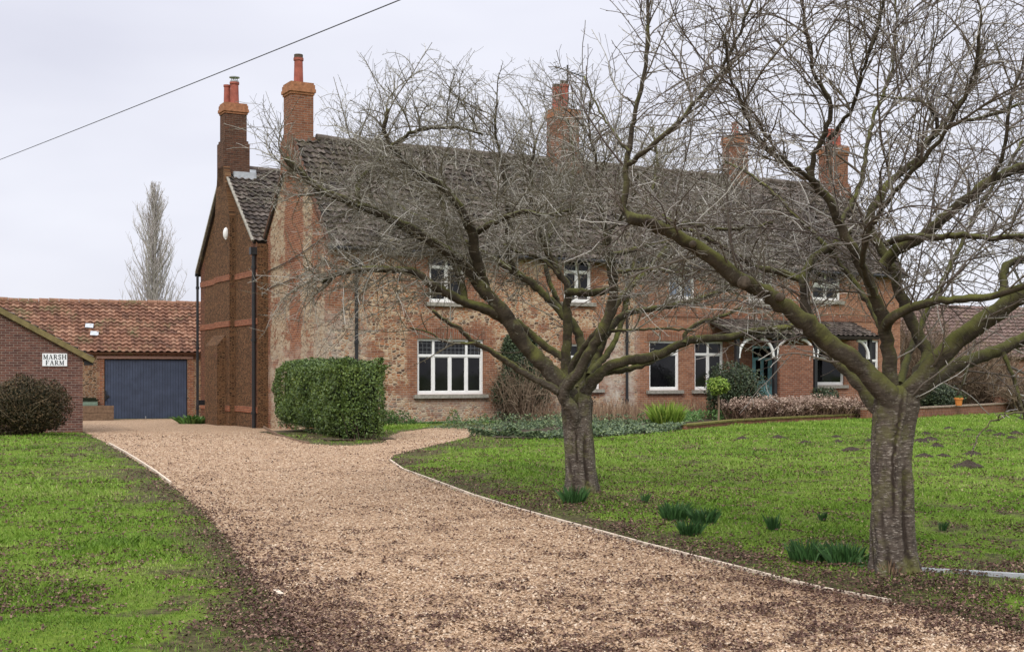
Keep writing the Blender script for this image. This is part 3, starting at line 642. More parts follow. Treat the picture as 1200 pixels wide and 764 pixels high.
    kp = lambda p: klo + (1 - klo) * sst(kz[0], kz[1], p[:, 2] + 0.25 * np.hypot(p[:, 0], p[:, 1]) - 0.25)
    A0 = grow(par, 0.17 / dense, 0.22, 0.6, 1.9, atw, 0.0032, 14, 0.62, 0.8, 0.08, 0.66, 0.08, 0.010, ctr, env, 0.1, kp)
    A1 = grow(par, 0.16 / dense, 0.30, 0.25, 0.8, 0.007, 0.003, 8, 0.3, 1.0, 0.15, 0.3, 0.11, 0.02, ctr, env, 0.2, kp)
    B = grow(A0, 0.115 / dense, 0.10, 0.2, 0.95, 0.0056, 0.0024, 8, 0.6, 0.85, 0.10, 0.25, 0.11, 0.01, ctr, env, 0.25, kp)
    C = grow(A1 + B, 0.15 / dense, 0.15, 0.05, 0.30, 0.0036, 0.0021, 4, 0.5, 0.9, 0.15, 0.1, 0.14, 0.03, ctr, env)
    D_ = grow(A0 + B, 0.085 / dense, 0.15, 0.02, 0.065, 0.0050, 0.0034, 3, 0.3, 1.0, 0.2, 0.0, 0.1, 0.0, ctr, env)
    mb = MB()
    for lst, sd in ((A0, 5), (A1, 4), (B, 4), (C, 3), (D_, 3)):
        if lst:
            P, Rr = pack(lst); n = len(P)
            rd = np.clip(rng.beta(1.3, 1.7, n) * (1.1 if sd < 5 else 0.7), 0, 1)
            mb.tubes(P, Rr, sd, rand=rd)
    mb.build('crown', twm, root, smooth=True)
    print(name, 'twigs', len(A0), len(A1), len(B), len(C), len(D_))
    return root
L1 = [
 ([(678,486),(664,460),(653,444),(634,424),(615,405),(595,373),(566,338),(546,312),(510,286),(480,268),(444,250),(408,236),(375,222),(352,203),(335,185)], 14, 3.5, -0.7, 1),
 ([(568,342),(562,318),(556,295),(553,272),(546,258),(534,236),(515,216),(494,204),(472,187),(457,170),(451,150),(455,128)], 8.5, 2.2, (-0.25, -1.3), 1),
 ([(554,275),(569,266),(584,258),(611,249),(645,252),(672,246)], 5, 2, (-0.3, -0.9), 0),
 ([(459,172),(483,155),(510,150),(540,151),(566,158)], 3.2, 1.5, (-1.2, -1.4), 0),
 ([(422,243),(420,217),(436,196),(452,184),(470,178)], 4.5, 2, (-0.6, -0.2), 0),
 ([(592,374),(566,361),(546,355),(523,343),(503,332),(489,321),(461,316),(430,316),(405,319),(388,324),(378,331)], 7.5, 3, (-0.25, -1.0), 1),
 ([(545,352),(540,330),(533,309),(527,289),(523,265),(519,240),(510,215)], 5, 2.4, (-0.4, 0.3), 1),
 ([(668,478),(655,460),(637,449),(615,438),(595,424),(575,411),(555,401),(540,387),(523,377),(507,364)], 6.5, 2, (-0.15, -1.1), 1),
 ([(557,402),(540,402),(520,400),(503,390),(480,384)], 2.2, 1, (-0.9, -1.1), 0),
 ([(676,470),(682,430),(677,390),(659,367),(641,349),(624,332),(607,322),(587,309),(566,296),(545,283),(520,268),(490,255),(465,240)], 8.5, 2.5, (0.1, 1.9), 1),
 ([(607,322),(596,300),(594,282),(595,260),(592,230),(588,190),(580,150),(583,118)], 4.5, 1.6, (1.0, 0.6), 0),
 ([(668,478),(663,440),(664,404),(666,384),(664,361),(666,342),(664,333),(653,318),(646,304),(638,286),(633,266),(626,240),(622,205),(628,165)], 9.5, 1.8, (0.1, 0.3), 1),
 ([(665,342),(680,343),(700,342),(716,340)], 5.5, 5, (0.1, -0.35), 0),
 ([(656,322),(644,311),(624,300),(607,296),(590,287)], 3, 1.8, (0.15, 0.4), 0),
 ([(672,482),(660,462),(666,449),(675,440),(686,421),(701,396),(714,366),(719,336),(716,308),(712,290),(712,274)], 8.5, 5.5, (-0.22, -0.75), 1),
 ([(712,278),(706,250),(700,220),(698,185),(690,150),(692,120)], 3, 1.4, (-0.75, -0.9), 0),
 ([(711,278),(722,262),(738,240),(748,205)], 2.5, 1.3, (-0.75, -1.2), 0),
 ([(668,455),(672,425),(684,408),(700,388),(708,378)], 6, 4.5, (0.1, -0.4), 0),
 ([(672,455),(660,420),(641,407),(622,391),(606,376)], 7, 4, (0.12, 0.6), 1),
 ([(680,478),(688,456),(697,443),(711,431),(732,423),(761,419),(781,411),(804,401),(833,397),(856,395),(885,388),(919,384),(950,378)], 9.5, 3.2, -0.5, 1),
 ([(802,402),(803,392),(812,382),(828,376),(846,371),(870,360)], 4, 1.8, (-0.35, -0.2), 0),
 ([(705,437),(729,434),(746,430),(764,423),(775,415)], 5, 3.5, (-0.05, 0.1), 0),
 ([(706,395),(718,382),(728,371),(746,365),(769,361),(795,357),(821,349),(844,342),(875,330)], 5.5, 1.8, (-0.3, 0.4), 1),
 ([(716,388),(752,386),(781,385),(815,388)], 2.4, 1.2, (-0.4, -0.6), 0),
 ([(684,470),(692,440),(705,402),(726,351),(741,334),(758,319),(775,299),(790,275),(812,250),(830,222)], 7.5, 2, (0.15, 1.7), 1),
 ([(718,299),(746,292),(781,284),(815,274),(845,268)], 4.5, 2, (-0.6, 0.3), 0),
 ([(719,320),(755,316),(790,319),(830,330),(870,336)], 2.6, 1.2, (-0.55, -1.2), 0),
 ([(690,440),(720,400),(735,350),(745,300),(760,240),(770,190),(765,150)], 5.5, 1.8, (0.2, 2.0), 0),
 ([(660,370),(640,310),(650,260),(668,220),(672,180),(665,140)], 4.5, 1.6, (0.9, 1.9), 0),
]
def env1(p):
    x, y, h = p[:, 0] + 0.6, p[:, 1], p[:, 2]
    v = np.where(h > 2.8, (h - 2.8) / 2.85, (h - 2.8) / 1.25)
    q = np.abs(x / 4.5) ** 2.6 + np.abs(y / 3.4) ** 2.6 + np.abs(v) ** 2.6
    return q < 0.8 + 0.45 * rng.random(len(p))
cherry('cherry_tree', 'leafless spreading cherry tree in the middle, in front of the big house window', T1, F / T1.y,
       [(681,588),(681,560),(679,530),(677,500),(676,480),(677,458)], L1, env1, M['twig'], 1.50, 1.3, 0.200, 0.178, 0.13, (2.1, 3.1))
L2 = [
 ([(1046,492),(1044,470),(1028,450),(1005,427),(977,405),(950,383),(922,361),(895,342),(870,330),(840,306),(811,287),(782,271),(758,260),(736,254)], 16.5, 7.5, -0.45, 1),
 ([(739,257),(732,250),(733,222),(734,192),(737,172),(742,145),(750,110),(757,70),(760,30),(760,-20),(765,-60)], 5, 1.8, (-0.45, -0.3), 0),
 ([(737,192),(748,184),(770,166),(800,138),(822,112),(840,91),(852,70),(862,50),(878,10),(888,-30)], 4.2, 1.6, (-0.42, -0.9), 0),
 ([(738,178),(722,160),(708,138),(695,115),(685,90)], 2.2, 1.2, (-0.42, 0.1), 0),
 ([(760,262),(775,262),(800,262),(835,268),(870,268),(905,262)], 4, 2, (-0.4, 0.4), 0),
 ([(1036,490),(1021,470),(1006,447),(988,430),(972,416),(958,397),(948,371),(942,345),(943,323),(950,306),(964,295),(980,287),(996,270)], 9.5, 5.5, (0.1, 1.0), 1),
 ([(943,328),(925,323),(909,319),(881,311),(862,298),(830,281),(795,264),(765,245)], 5.5, 2, (0.75, 1.2), 1),
 ([(1046,486),(1043,446),(1041,416),(1038,392),(1032,367),(1024,345),(1016,323),(1005,304),(995,286),(984,262),(978,246),(966,229),(955,214),(946,196)], 12.5, 4.5, -0.3, 1),
 ([(950,204),(956,180),(964,163),(970,145),(973,126),(966,108),(955,88),(949,62),(944,38),(940,0),(935,-40)], 4.5, 1.6, (-0.3, -0.6), 0),
 ([(955,214),(930,196),(905,178),(880,150),(868,120),(855,80),(850,40)], 4, 1.5, (-0.3, -1.2), 0),
 ([(970,165),(990,140),(1005,110),(1015,70),(1030,30),(1040,-20)], 3.2, 1.4, (-0.45, -1.2), 0),
 ([(984,262),(1000,236),(1012,200),(1018,160),(1030,120),(1045,80),(1050,30),(1048,-20)], 4.5, 1.6, (-0.25, 0.7), 0),
 ([(1060,470),(1082,428),(1088,414),(1076,394),(1064,367),(1052,335),(1043,310),(1028,285),(1018,262),(1022,246),(1030,236),(1042,214),(1060,199),(1075,188),(1082,172),(1102,151),(1118,130),(1140,100),(1150,60)], 11.5, 2.5, (0.1, 0.9), 1),
 ([(1078,180),(1098,150),(1092,126),(1075,119),(1055,116),(1025,112)], 4, 1.5, (0.75, 0.2), 0),
 ([(1100,152),(1130,142),(1165,135),(1200,120),(1240,110)], 3.5, 1.8, (0.8, 0.9), 0),
 ([(1036,310),(1047,295),(1078,279),(1094,266),(1117,246),(1137,230),(1162,211),(1200,195),(1240,178),(1275,160)], 8.5, 4.5, (0.25, 0.0), 1),
 ([(1162,212),(1175,185),(1180,150),(1190,100),(1205,50),(1210,0)], 3.5, 1.5, (0.05, -0.4), 0),
 ([(1040,285),(1060,279),(1094,278),(1127,277),(1165,278),(1200,277),(1250,272)], 5, 3, (0.2, -0.7), 1),
 ([(1036,385),(1046,373),(1065,362),(1094,354),(1127,351),(1163,347),(1195,336),(1230,318)], 7, 3.5, (-0.1, -0.7), 1),
 ([(1052,495),(1060,465),(1075,450),(1090,431),(1117,404),(1143,384),(1176,361),(1200,344),(1240,315),(1290,285)], 16, 9, -0.2, 1),
 ([(1176,360),(1176,338),(1177,313),(1189,306),(1205,303),(1240,290)], 6, 4, (-0.15, 0.5), 1),
 ([(1054,495),(1068,468),(1085,452),(1111,433),(1143,420),(1176,408),(1200,397),(1250,378),(1290,360)], 12, 7, (0.05, 0.9), 1),
 ([(1134,426),(1131,440),(1128,450),(1121,464)], 2.6, 1.5, (0.3, 0.2), 0),
 ([(1176,414),(1182,430),(1189,446),(1196,474),(1216,520)], 4, 2, (0.5, 0.2), 0),
 ([(1225,470),(1200,482),(1178,487),(1157,499),(1143,516),(1138,535)], 2.0, 0.9, (-0.6, -0.8), 0),
 ([(1055,450),(1070,400),(1095,350),(1120,300),(1150,240),(1190,180),(1220,120)], 6, 2, (0.3, 1.9), 0),
 ([(1040,400),(1015,350),(985,310),(950,270),(915,235),(880,205),(850,190)], 5.5, 2, (0.2, 1.9), 0),
 ([(1024,345),(1010,300),(1030,250),(1070,200),(1110,150),(1140,90),(1150,20)], 5, 1.8, (-0.2, -1.6), 0),
]
def env2(p):
    x, y, h = p[:, 0], p[:, 1], p[:, 2]
    v = np.where(h > 2.5, (h - 2.5) / 2.9, (h - 2.5) / 1.3)
    q = np.abs(x / 2.75) ** 2.6 + np.abs(y / 2.6) ** 2.6 + np.abs(v) ** 2.6
    return q < 0.8 + 0.45 * rng.random(len(p))
t2 = cherry('cherry_tree', 'large leafless cherry tree on the right, thickest trunk, nearest the camera', T2, F / T2.y,
       [(1049,686),(1048,660),(1046,620),(1046,580),(1044,540),(1047,500),(1054,452)], L2, env2, M['twigdark'], 1.14, 1.35, 0.165, 0.150, 0.26, (1.6, 2.5), 0.0088)
# old pruning cuts on the long left limb
for px, py, rp, yo in ((872, 331, 6.5, -0.46), (915, 348, 4.5, -0.37), (812, 286, 3.5, -0.45)):
    c = atd(px, py, T2.y + yo) - np.array(T2); rr = rp / 150
    mb = MB(); pa = np.array([[c + np.array([0, k, 0]) for k in (0.03, -0.012, -0.024, -0.031, -0.034)]])
    mb.tubes(pa, np.array([[rr * 1.15, rr * 1.1, rr * .95, rr * 0.6, rr * 0.15]]), 16, True); mb.build('pruning_cut', M['cutwood'], t2, smooth=True)
    for o in t2.children:
        pass

# ---------------------------------------------------------------- farmhouse
AL = R(29); HC = Vector((-5.9, 41.0, 0))
house = thing('farmhouse', 'long brick and stone farmhouse with grey tiled roof behind the cherry trees', 'house', HC, AL)
VR, WR, VV, WV, VB = 3.2, 9.75, 6.25, 6.55, 13.5      # ridge, valley, back of rear range
UL, UR = -0.4, 25.2
def holed(mb, u0, u1, w0, w1, holes, fn, depth=0.2):
    us = sorted({u0, u1} | {h[0] for h in holes} | {h[1] for h in holes}); ws = sorted({w0, w1} | {h[2] for h in holes} | {h[3] for h in holes})
    for a, b in zip(us[:-1], us[1:]):
        for c, d in zip(ws[:-1], ws[1:]):
            m_, n_ = (a + b) / 2, (c + d) / 2
            if any(h[0] < m_ < h[1] and h[2] < n_ < h[3] for h in holes): continue
            mb.poly([fn(a, c, 0), fn(b, c, 0), fn(b, d, 0), fn(a, d, 0)], [(a, c), (b, c), (b, d), (a, d)])
    for a, b, c, d in holes:
        for p, q in (((a, c), (a, d)), ((b, d), (b, c)), ((a, d), (b, d)), ((b, c), (a, c))):
            mb.poly([fn(*p, 0), fn(*q, 0), fn(*q, depth), fn(*p, depth)], [p, q, (q[0] + .1, q[1] + .1), (p[0] + .1, p[1] + .1)])
mb = MB(); holed(mb, 0, UR, -0.7, 6.0, list(W.values()) + [DOOR], lambda u, w, d: (u, d, w))
mb.build('facade_wall', M['facade'], house)
mb = MB()
gp = [(0, -0.7), (VV, -0.7), (VV, WV - 0.1), (VR, WR - 0.05), (0, 6.0)]
mb.poly([(0, v, w) for v, w in gp], gp)
mb.build('gable_wall', M['gable'], house); mb = MB()
gp2 = [(0, -0.7), (VV, -0.7), (VV, WV - 0.1), (VR, WR - 0.05), (0, 6.0)]
mb.poly([(UR, v, w) for v, w in gp2], gp2)
mb.build('gable_wall', M['redbrick'], house); mb = MB()
mb.poly([(14, VV, -0.7), (UR, VV, -0.7), (UR, VV, WV - .1), (14, VV, WV - .1)], [(14, -0.7), (UR, -0.7), (UR, WV), (14, WV)])
mb.build('back_wall', M['redbrick'], house)
mb = MB(); VA = 9.9
gp = [(6.0, -0.7), (VB, -0.7), (VB, 6.0), (VA, 9.5), (6.0, 6.35)]
mb.poly([(UL, v, w) for v, w in gp], gp)
mb.poly([(UL, 6.0, -0.7), (0, 6.0, -0.7), (0, 6.0, 6.35), (UL, 6.0, 6.35)], [(0, -0.7), (0.4, -0.7), (0.4, 6.35), (0, 6.35)])
mb.poly([(UL, VB, -0.7), (14, VB, -0.7), (14, VB, 6), (UL, VB, 6)], [(0, -0.7), (14.4, -0.7), (14.4, 6), (0, 6)])
gp = [(6.0, -0.7), (VB, -0.7), (VB, 6.0), (VA, 9.45), (6.0, 6.35)]
mb.poly([(14, v, w) for v, w in gp], gp)
mb.build('rear_gable_wall', M['carstone'], house)
# chimney breast, buttress and string courses on the rear gable
mb = MB()
mb.box(UL - 0.22, UL + 0.02, 8.7, 10.7, -0.7, 7.6)
v8 = [(UL - .22, 8.7, 7.6), (UL - .22, 10.7, 7.6), (UL - .22, 10.3, 9.6), (UL - .22, 9.45, 9.6), (UL + .02, 8.7, 7.6), (UL + .02, 10.7, 7.6), (UL + .02, 10.3, 9.6), (UL + .02, 9.45, 9.6)]
fs = [(0, 1, 2, 3), (0, 3, 7, 4), (1, 5, 6, 2)]
mb.add(v8, fs, [(v8[i][1] * .99, v8[i][2]) for f in fs for i in f])
mb.build('chimney_breast', M['carstone'], house)
mb = MB(); mb.box(UL - 0.55, UL - 0.22, 9.2, 10.9, -0.7, 2.75)
mb.add([(UL - .55, 9.2, 2.75), (UL - .55, 10.9, 2.75), (UL - .22, 10.9, 3.15), (UL - .22, 9.2, 3.15)], [(0, 1, 2, 3)], [(0, 0), (1.7, 0), (1.7, .5), (0, .5)])
mb.add([(UL - .55, 9.2, 2.75), (UL - .22, 9.2, 2.75), (UL - .22, 9.2, 3.15)], [(0, 1, 2)], [(0, 0), (.3, 0), (.3, .4)])
mb.build('buttress', M['carstone'], house)
for w in (5.20, 3.45, 0.25):
    mb = MB(); mb.box(UL - 0.03, UL + 0.01, 6.0, 8.7, w, w + 0.22); mb.box(UL - 0.25, UL - 0.2, 8.67, 10.73, w, w + 0.22); mb.box(UL - 0.03, UL + 0.01, 10.7, VB, w, w + 0.22)
    mb.build('string_course', M['bandbrick'], house)
mb = MB(); mb.box(12.0, UR, -0.03, 0.01, 3.78, 3.98); mb.build('string_course', M['redbrick'], house)

def roof(name, m, parent, e0, e1, r0, r1, tw=0.25, cs=0.27, amp=0.055, ridge=True):
    e0, e1, r0, r1 = map(Vector, (e0, e1, r0, r1)); U = e1 - e0; L = U.length; S = r0 - e0; H = S.length
    nrm = U.cross(S).normalized()
    if nrm.z < 0: nrm = -nrm
    nt_, nc = max(1, round(L / tw)), max(1, round(H / cs)); sub = 6
    us = np.linspace(0, nt_, nt_ * sub + 1); fr = us % 1.0
    prof = amp * (0.5 + 0.5 * np.sin(2 * np.pi * fr)) + amp * 0.5 * (fr > 0.86)
    rows = []; ss = []
    for i in range(nc):
        rows += [(i / nc, 0.055), ((i + 0.98) / nc, 0.0)]; ss += [i + 0.02, i + 0.98]
    V = []; UVr = []
    e0n, Un, Sn, nn = np.array(e0), np.array(U), np.array(S), np.array(nrm)
    for (s, l), q in zip(rows, ss):
        jit = rng.normal(0, 0.006, nt_ + 1)[np.minimum((us).astype(int), nt_)]
        V.append(e0n + np.outer(us / nt_, Un) + s * Sn + np.outer(prof + l + jit, nn)); UVr.append(np.column_stack([us - 0.001, np.full(len(us), q)]))
    V = np.stack(V); Uv = np.stack(UVr); a, b, _ = V.shape; ix = np.arange(a * b).reshape(a, b)
    f = np.stack([ix[:-1, :-1], ix[:-1, 1:], ix[1:, 1:], ix[1:, :-1]], -1).reshape(-1, 4)
    uvl = np.stack([Uv[:-1, :-1], Uv[:-1, 1:], Uv[1:, 1:], Uv[1:, :-1]], 2).reshape(-1, 2)
    # keep each face on its own tile (lower left corner decides)
    k0 = np.stack([np.floor(Uv[:-1, :-1, 0] + 0.01) + .5, np.floor(Uv[:-1, :-1, 1]) + .5], -1).reshape(-1, 1, 2).repeat(4, 1).reshape(-1, 2)
    mb = MB(); mb.add(V.reshape(-1, 3), f, k0)
    dn = -nrm * 0.09
    mb.add([e0 + dn, e1 + dn, r1 + dn, r0 + dn, e0 + nrm * .03, e1 + nrm * .03, r1 + nrm * .03, r0 + nrm * .03],
           [(0, 1, 2, 3), (0, 1, 5, 4), (1, 2, 6, 5), (0, 3, 7, 4)], np.full((16, 2), 7.5))
    o = mb.build(name, m, parent)
    return o
def ridge_tiles(name, m, parent, p0, p1, r=0.13, step=0.42):
    p0, p1 = np.array(p0, float), np.array(p1, float); L = np.linalg.norm(p1 - p0); k = int(L / step); mb = MB()
    P = np.array([[p0 + (p1 - p0) * (i + q) / k for q in (0.0, 0.5, 0.97)] for i in range(k)]); P[:, :, 2] += rng.normal(0, 0.01, (k, 1))
    mb.tubes(P, np.array([[r * 1.08, r, r * 0.96]] * k), 10, True)
    return mb.build(name, m, parent)
roof('front_roof', M['tile'], house, (-0.08, -0.3, 5.72), (UR + .1, -0.3, 5.72), (-0.08, VR, WR), (UR + .1, VR, WR))
roof('front_roof', M['tile'], house, (UR + .1, VV, WV), (-0.08, VV, WV), (UR + .1, VR, WR), (-0.08, VR, WR))
roof('rear_roof', M['tile'], house, (UL - 0.1, VV - 0.1, 6.42), (14, VV - 0.1, 6.42), (UL - 0.1, VA, 9.6), (14, VA, 9.6))
roof('rear_roof', M['tile'], house, (14, VB + .2, 5.8), (UL - 0.1, VB + .2, 5.8), (14, VA, 9.6), (UL - 0.1, VA, 9.6))
ridge_tiles('ridge_tiles', M['tile'], house, (0.8, VR, WR + .02), (UR, VR, WR + .02)); ridge_tiles('ridge_tiles', M['tile'], house, (0.4, VA, 9.62), (14, VA, 9.62))
# verge strips
mb = MB()
mb.beam((UL - .1, VA, 9.62), (UL - .1, VB + .2, 5.82), 0.08, 0.16, up=(1, 0, 0)); mb.beam((UL - .12, VA, 9.66), (UL - .12, VV - .1, 6.46), 0.06, 0.1, up=(1, 0, 0))
mb.build('verge', M['stone'], house)
mb = MB()
mb.beam((-.06, VR, WR + .03), (-.06, VV, WV + .03), 0.12, 0.09, up=(1, 0, 0)); mb.beam((-.06, VR, WR + .03), (-.06, -.3, 5.76), 0.12, 0.09, up=(1, 0, 0))
mb.build('verge', M['brick'], house)
# gutters and pipes
def pipe(name, pts, r, m, parent, sides=10):
    mb = MB(); p = np.array(pts, float); mb.tubes(p[None], np.full((1, len(p)), r), sides, True)
    return mb, mb.build(name, m, parent, smooth=True)
pipe('gutter', [(-0.1, -0.40, 5.66), (UR, -0.40, 5.66)], 0.065, M['black'], house)
pipe('gutter', [(UL - .15, VB + .28, 5.74), (8, VB + .28, 5.74)], 0.07, M['black'], house)
def downpipe(u, v, w0, w1, r=0.055, hopper=True, dx=0, dy=-1):
    mb = MB(); k = 6
    p = [(u, v, w0), (u, v, w1 - .35), (u + 0 * dx, v, w1 - .2), (u, v, w1)]
    mb.tubes(np.array([p], float), np.full((1, 4), r), 12, True)
    for w in np.linspace(w0 + 0.6, w1 - 0.5, 3): mb.tubes(np.array([[(u, v, w - .05), (u, v, w + .05)]], float), np.full((1, 2), r * 1.35), 12, True)
    if hopper: mb.box(u - .14, u + .14, v - .11, v + .11, w1 - 0.05, w1 + .22)
    mb.build('downpipe', M['black'], house, smooth=False)
downpipe(0.95, -0.09, 0.1, 5.15); downpipe(11.47, -0.09, 0.1, 5.5, 0.05); downpipe(UL - 0.09, 6.15, -0.35, 6.0, 0.07); downpipe(UL - 0.1, VB + .12, -0.35, 5.7, 0.055, False)
mb = MB(); mb.box(0.62, 0.85, -0.1, -0.003, 2.0, 2.2); mb.build('meter_box', M['black'], house)
mb = MB(); mb.box(UL - .5, UL + .0, 12.0, 12.18, 0.42, 0.62); mb.build('flue', M['black'], house)
# cables on the gable
for w0, w1 in ((5.35, 6.1), (4.75, 5.3)):
    pp = [(-0.03 - 0.012 * math.sin(3.14 * q), 5.95 * (1 - q), w0 + (w1 - w0) * q - 0.1 * math.sin(3.14 * q)) for q in np.linspace(0, 1, 12)]
    pipe('cable', pp, 0.018, M['black'], house, 5)
# outside light
mb = MB(); k = np.linspace(0, 1, 9); pa = np.array([[(UL - 0.24 - 0.03, 9.0, 6.75 + 0.46 * q) for q in k]])
mb.tubes(pa, np.array([0.11 * np.sqrt(np.clip(1 - (2 * k - 1) ** 2, 0.03, 1))]), 14, True); mb.build('wall_light', M['white'], house, smooth=True)

def chimney(u, v, wu, wv, w0, w1, pots, cap=M['orangecap'], shoulder=None, flash=False, bm='redbrick'):
    mb = MB(); b = w0
    if shoulder:
        mb.box(u - wu / 2 - .09, u + wu / 2 + .09, v - wv / 2 - .09, v + wv / 2 + .09, w0, shoulder); mb.box(u - wu / 2 - .05, u + wu / 2 + .05, v - wv / 2 - .05, v + wv / 2 + .05, shoulder, shoulder + .1); b = shoulder + .1
    mb.box(u - wu / 2, u + wu / 2, v - wv / 2, v + wv / 2, b, w1 - .42)
    ch = mb.build('chimney', M[bm], house)
    mb = MB()
    for k, (o, a, c) in enumerate(((.03, .42, .34), (.07, .34, .22), (.045, .22, .07), (.015, .07, 0.0))):
        mb.box(u - wu / 2 - o, u + wu / 2 + o, v - wv / 2 - o, v + wv / 2 + o, w1 - a, w1 - c)
    mb.build('chimney_cap', cap, ch)
    for (du, dv, h, r, kind) in pots:
        mb = MB(); p = np.array([[(u + du, v + dv, w1 - .02 + h * q) for q in (0, 0.04, 0.06, 0.9, 0.905, 1.0)]])
        mb.tubes(p, np.array([[r * 1.15, r * 1.15, r * 1.02, r * .9, r * 1.08, r * 1.08]]), 18, True); mb.build('chimney_pot', M['terracotta'], ch, smooth=False)
        if kind:
            mb = MB(); z = w1 + h
            if kind == 'cowl':
                mb.tubes(np.array([[(u + du, v + dv, z - .02), (u + du, v + dv, z + .04)]]), np.full((1, 2), r * .95), 16, True)
                for a in range(4): mb.box(u + du + .11 * math.cos(a * 1.57) - .012, u + du + .11 * math.cos(a * 1.57) + .012, v + dv + .11 * math.sin(a * 1.57) - .012, v + dv + .11 * math.sin(a * 1.57) + .012, z, z + .16)
                mb.tubes(np.array([[(u + du, v + dv, z + .15), (u + du, v + dv, z + .18), (u + du, v + dv, z + .22)]]), np.array([[.2, .2, .05]]), 18, True)
            else:
                mb.tubes(np.array([[(u + du, v + dv, z - .02), (u + du, v + dv, z + .10)]]), np.full((1, 2), r * .95), 16, True)
            mb.build('cowl', M['steel'] if kind == 'cowl' else M['cutwood'], ch)
    if flash:
        mb = MB(); mb.box(u - .15, u + .72, v - wv / 2 - .30, v - wv / 2 - .10, w0 + .20, w0 + .52); mb.box(u + wu / 2 + .09, u + wu / 2 + .34, v - wv / 2 - .10, v + .2, w0 + .42, w0 + .66); mb.build('flashing', M['lead'], ch)
    return ch
chimney(0.27, VR + .33, 0.80, 0.78, 8.6, 11.65, [(0, 0, 0.92, 0.16, 'stub')], shoulder=9.7)
chimney(-0.10, VA + .04, 0.86, 0.66, 8.9, 12.1, [(0.0, -0.14, 0.85, 0.17, 'cowl'), (-0.2, 0.16, 0.78, 0.13, None)], shoulder=10.55, flash=True, bm='brick')
c3 = chimney(10.75, VR, 1.0, 0.75, 9.2, 11.75, [(-0.3, 0, 0.85, 0.16, 'stub'), (0.05, 0, 1.0, 0.17, 'stub')], shoulder=9.9)
mb = MB(); z = 12.0
mb.beam((10.95, VR, 11.3), (10.95, VR, 13.5), 0.045, 0.045, up=(1, 0, 0)); mb.beam((10.35, VR - .1, 13.35), (11.75, VR + .1, 13.15), 0.035, 0.035)
for q in np.linspace(0, 1, 7): mb.beam((10.45 + 1.2 * q, VR - .35, 13.33 - .16 * q), (10.45 + 1.2 * q, VR + .35, 13.33 - .16 * q), 0.018, 0.018)
for q in (-.25, -.1, .1, .25): mb.beam((10.5, VR, 13.33 + q), (10.5, VR + 0.3, 13.33 + q), 0.015, 0.015)
mb.build('aerial', M['black'], c3)
chimney(19.1, VR, 0.75, 0.75, 9.2, 11.5, [(0, 0, 0.6, 0.15, None)], shoulder=9.9)
chimney(24.5, VR, 0.95, 0.8, 9.0, 11.55, [(-0.2, 0, 0.75, 0.16, None), (0.22, 0, 0.75, 0.16, None)], shoulder=9.8)

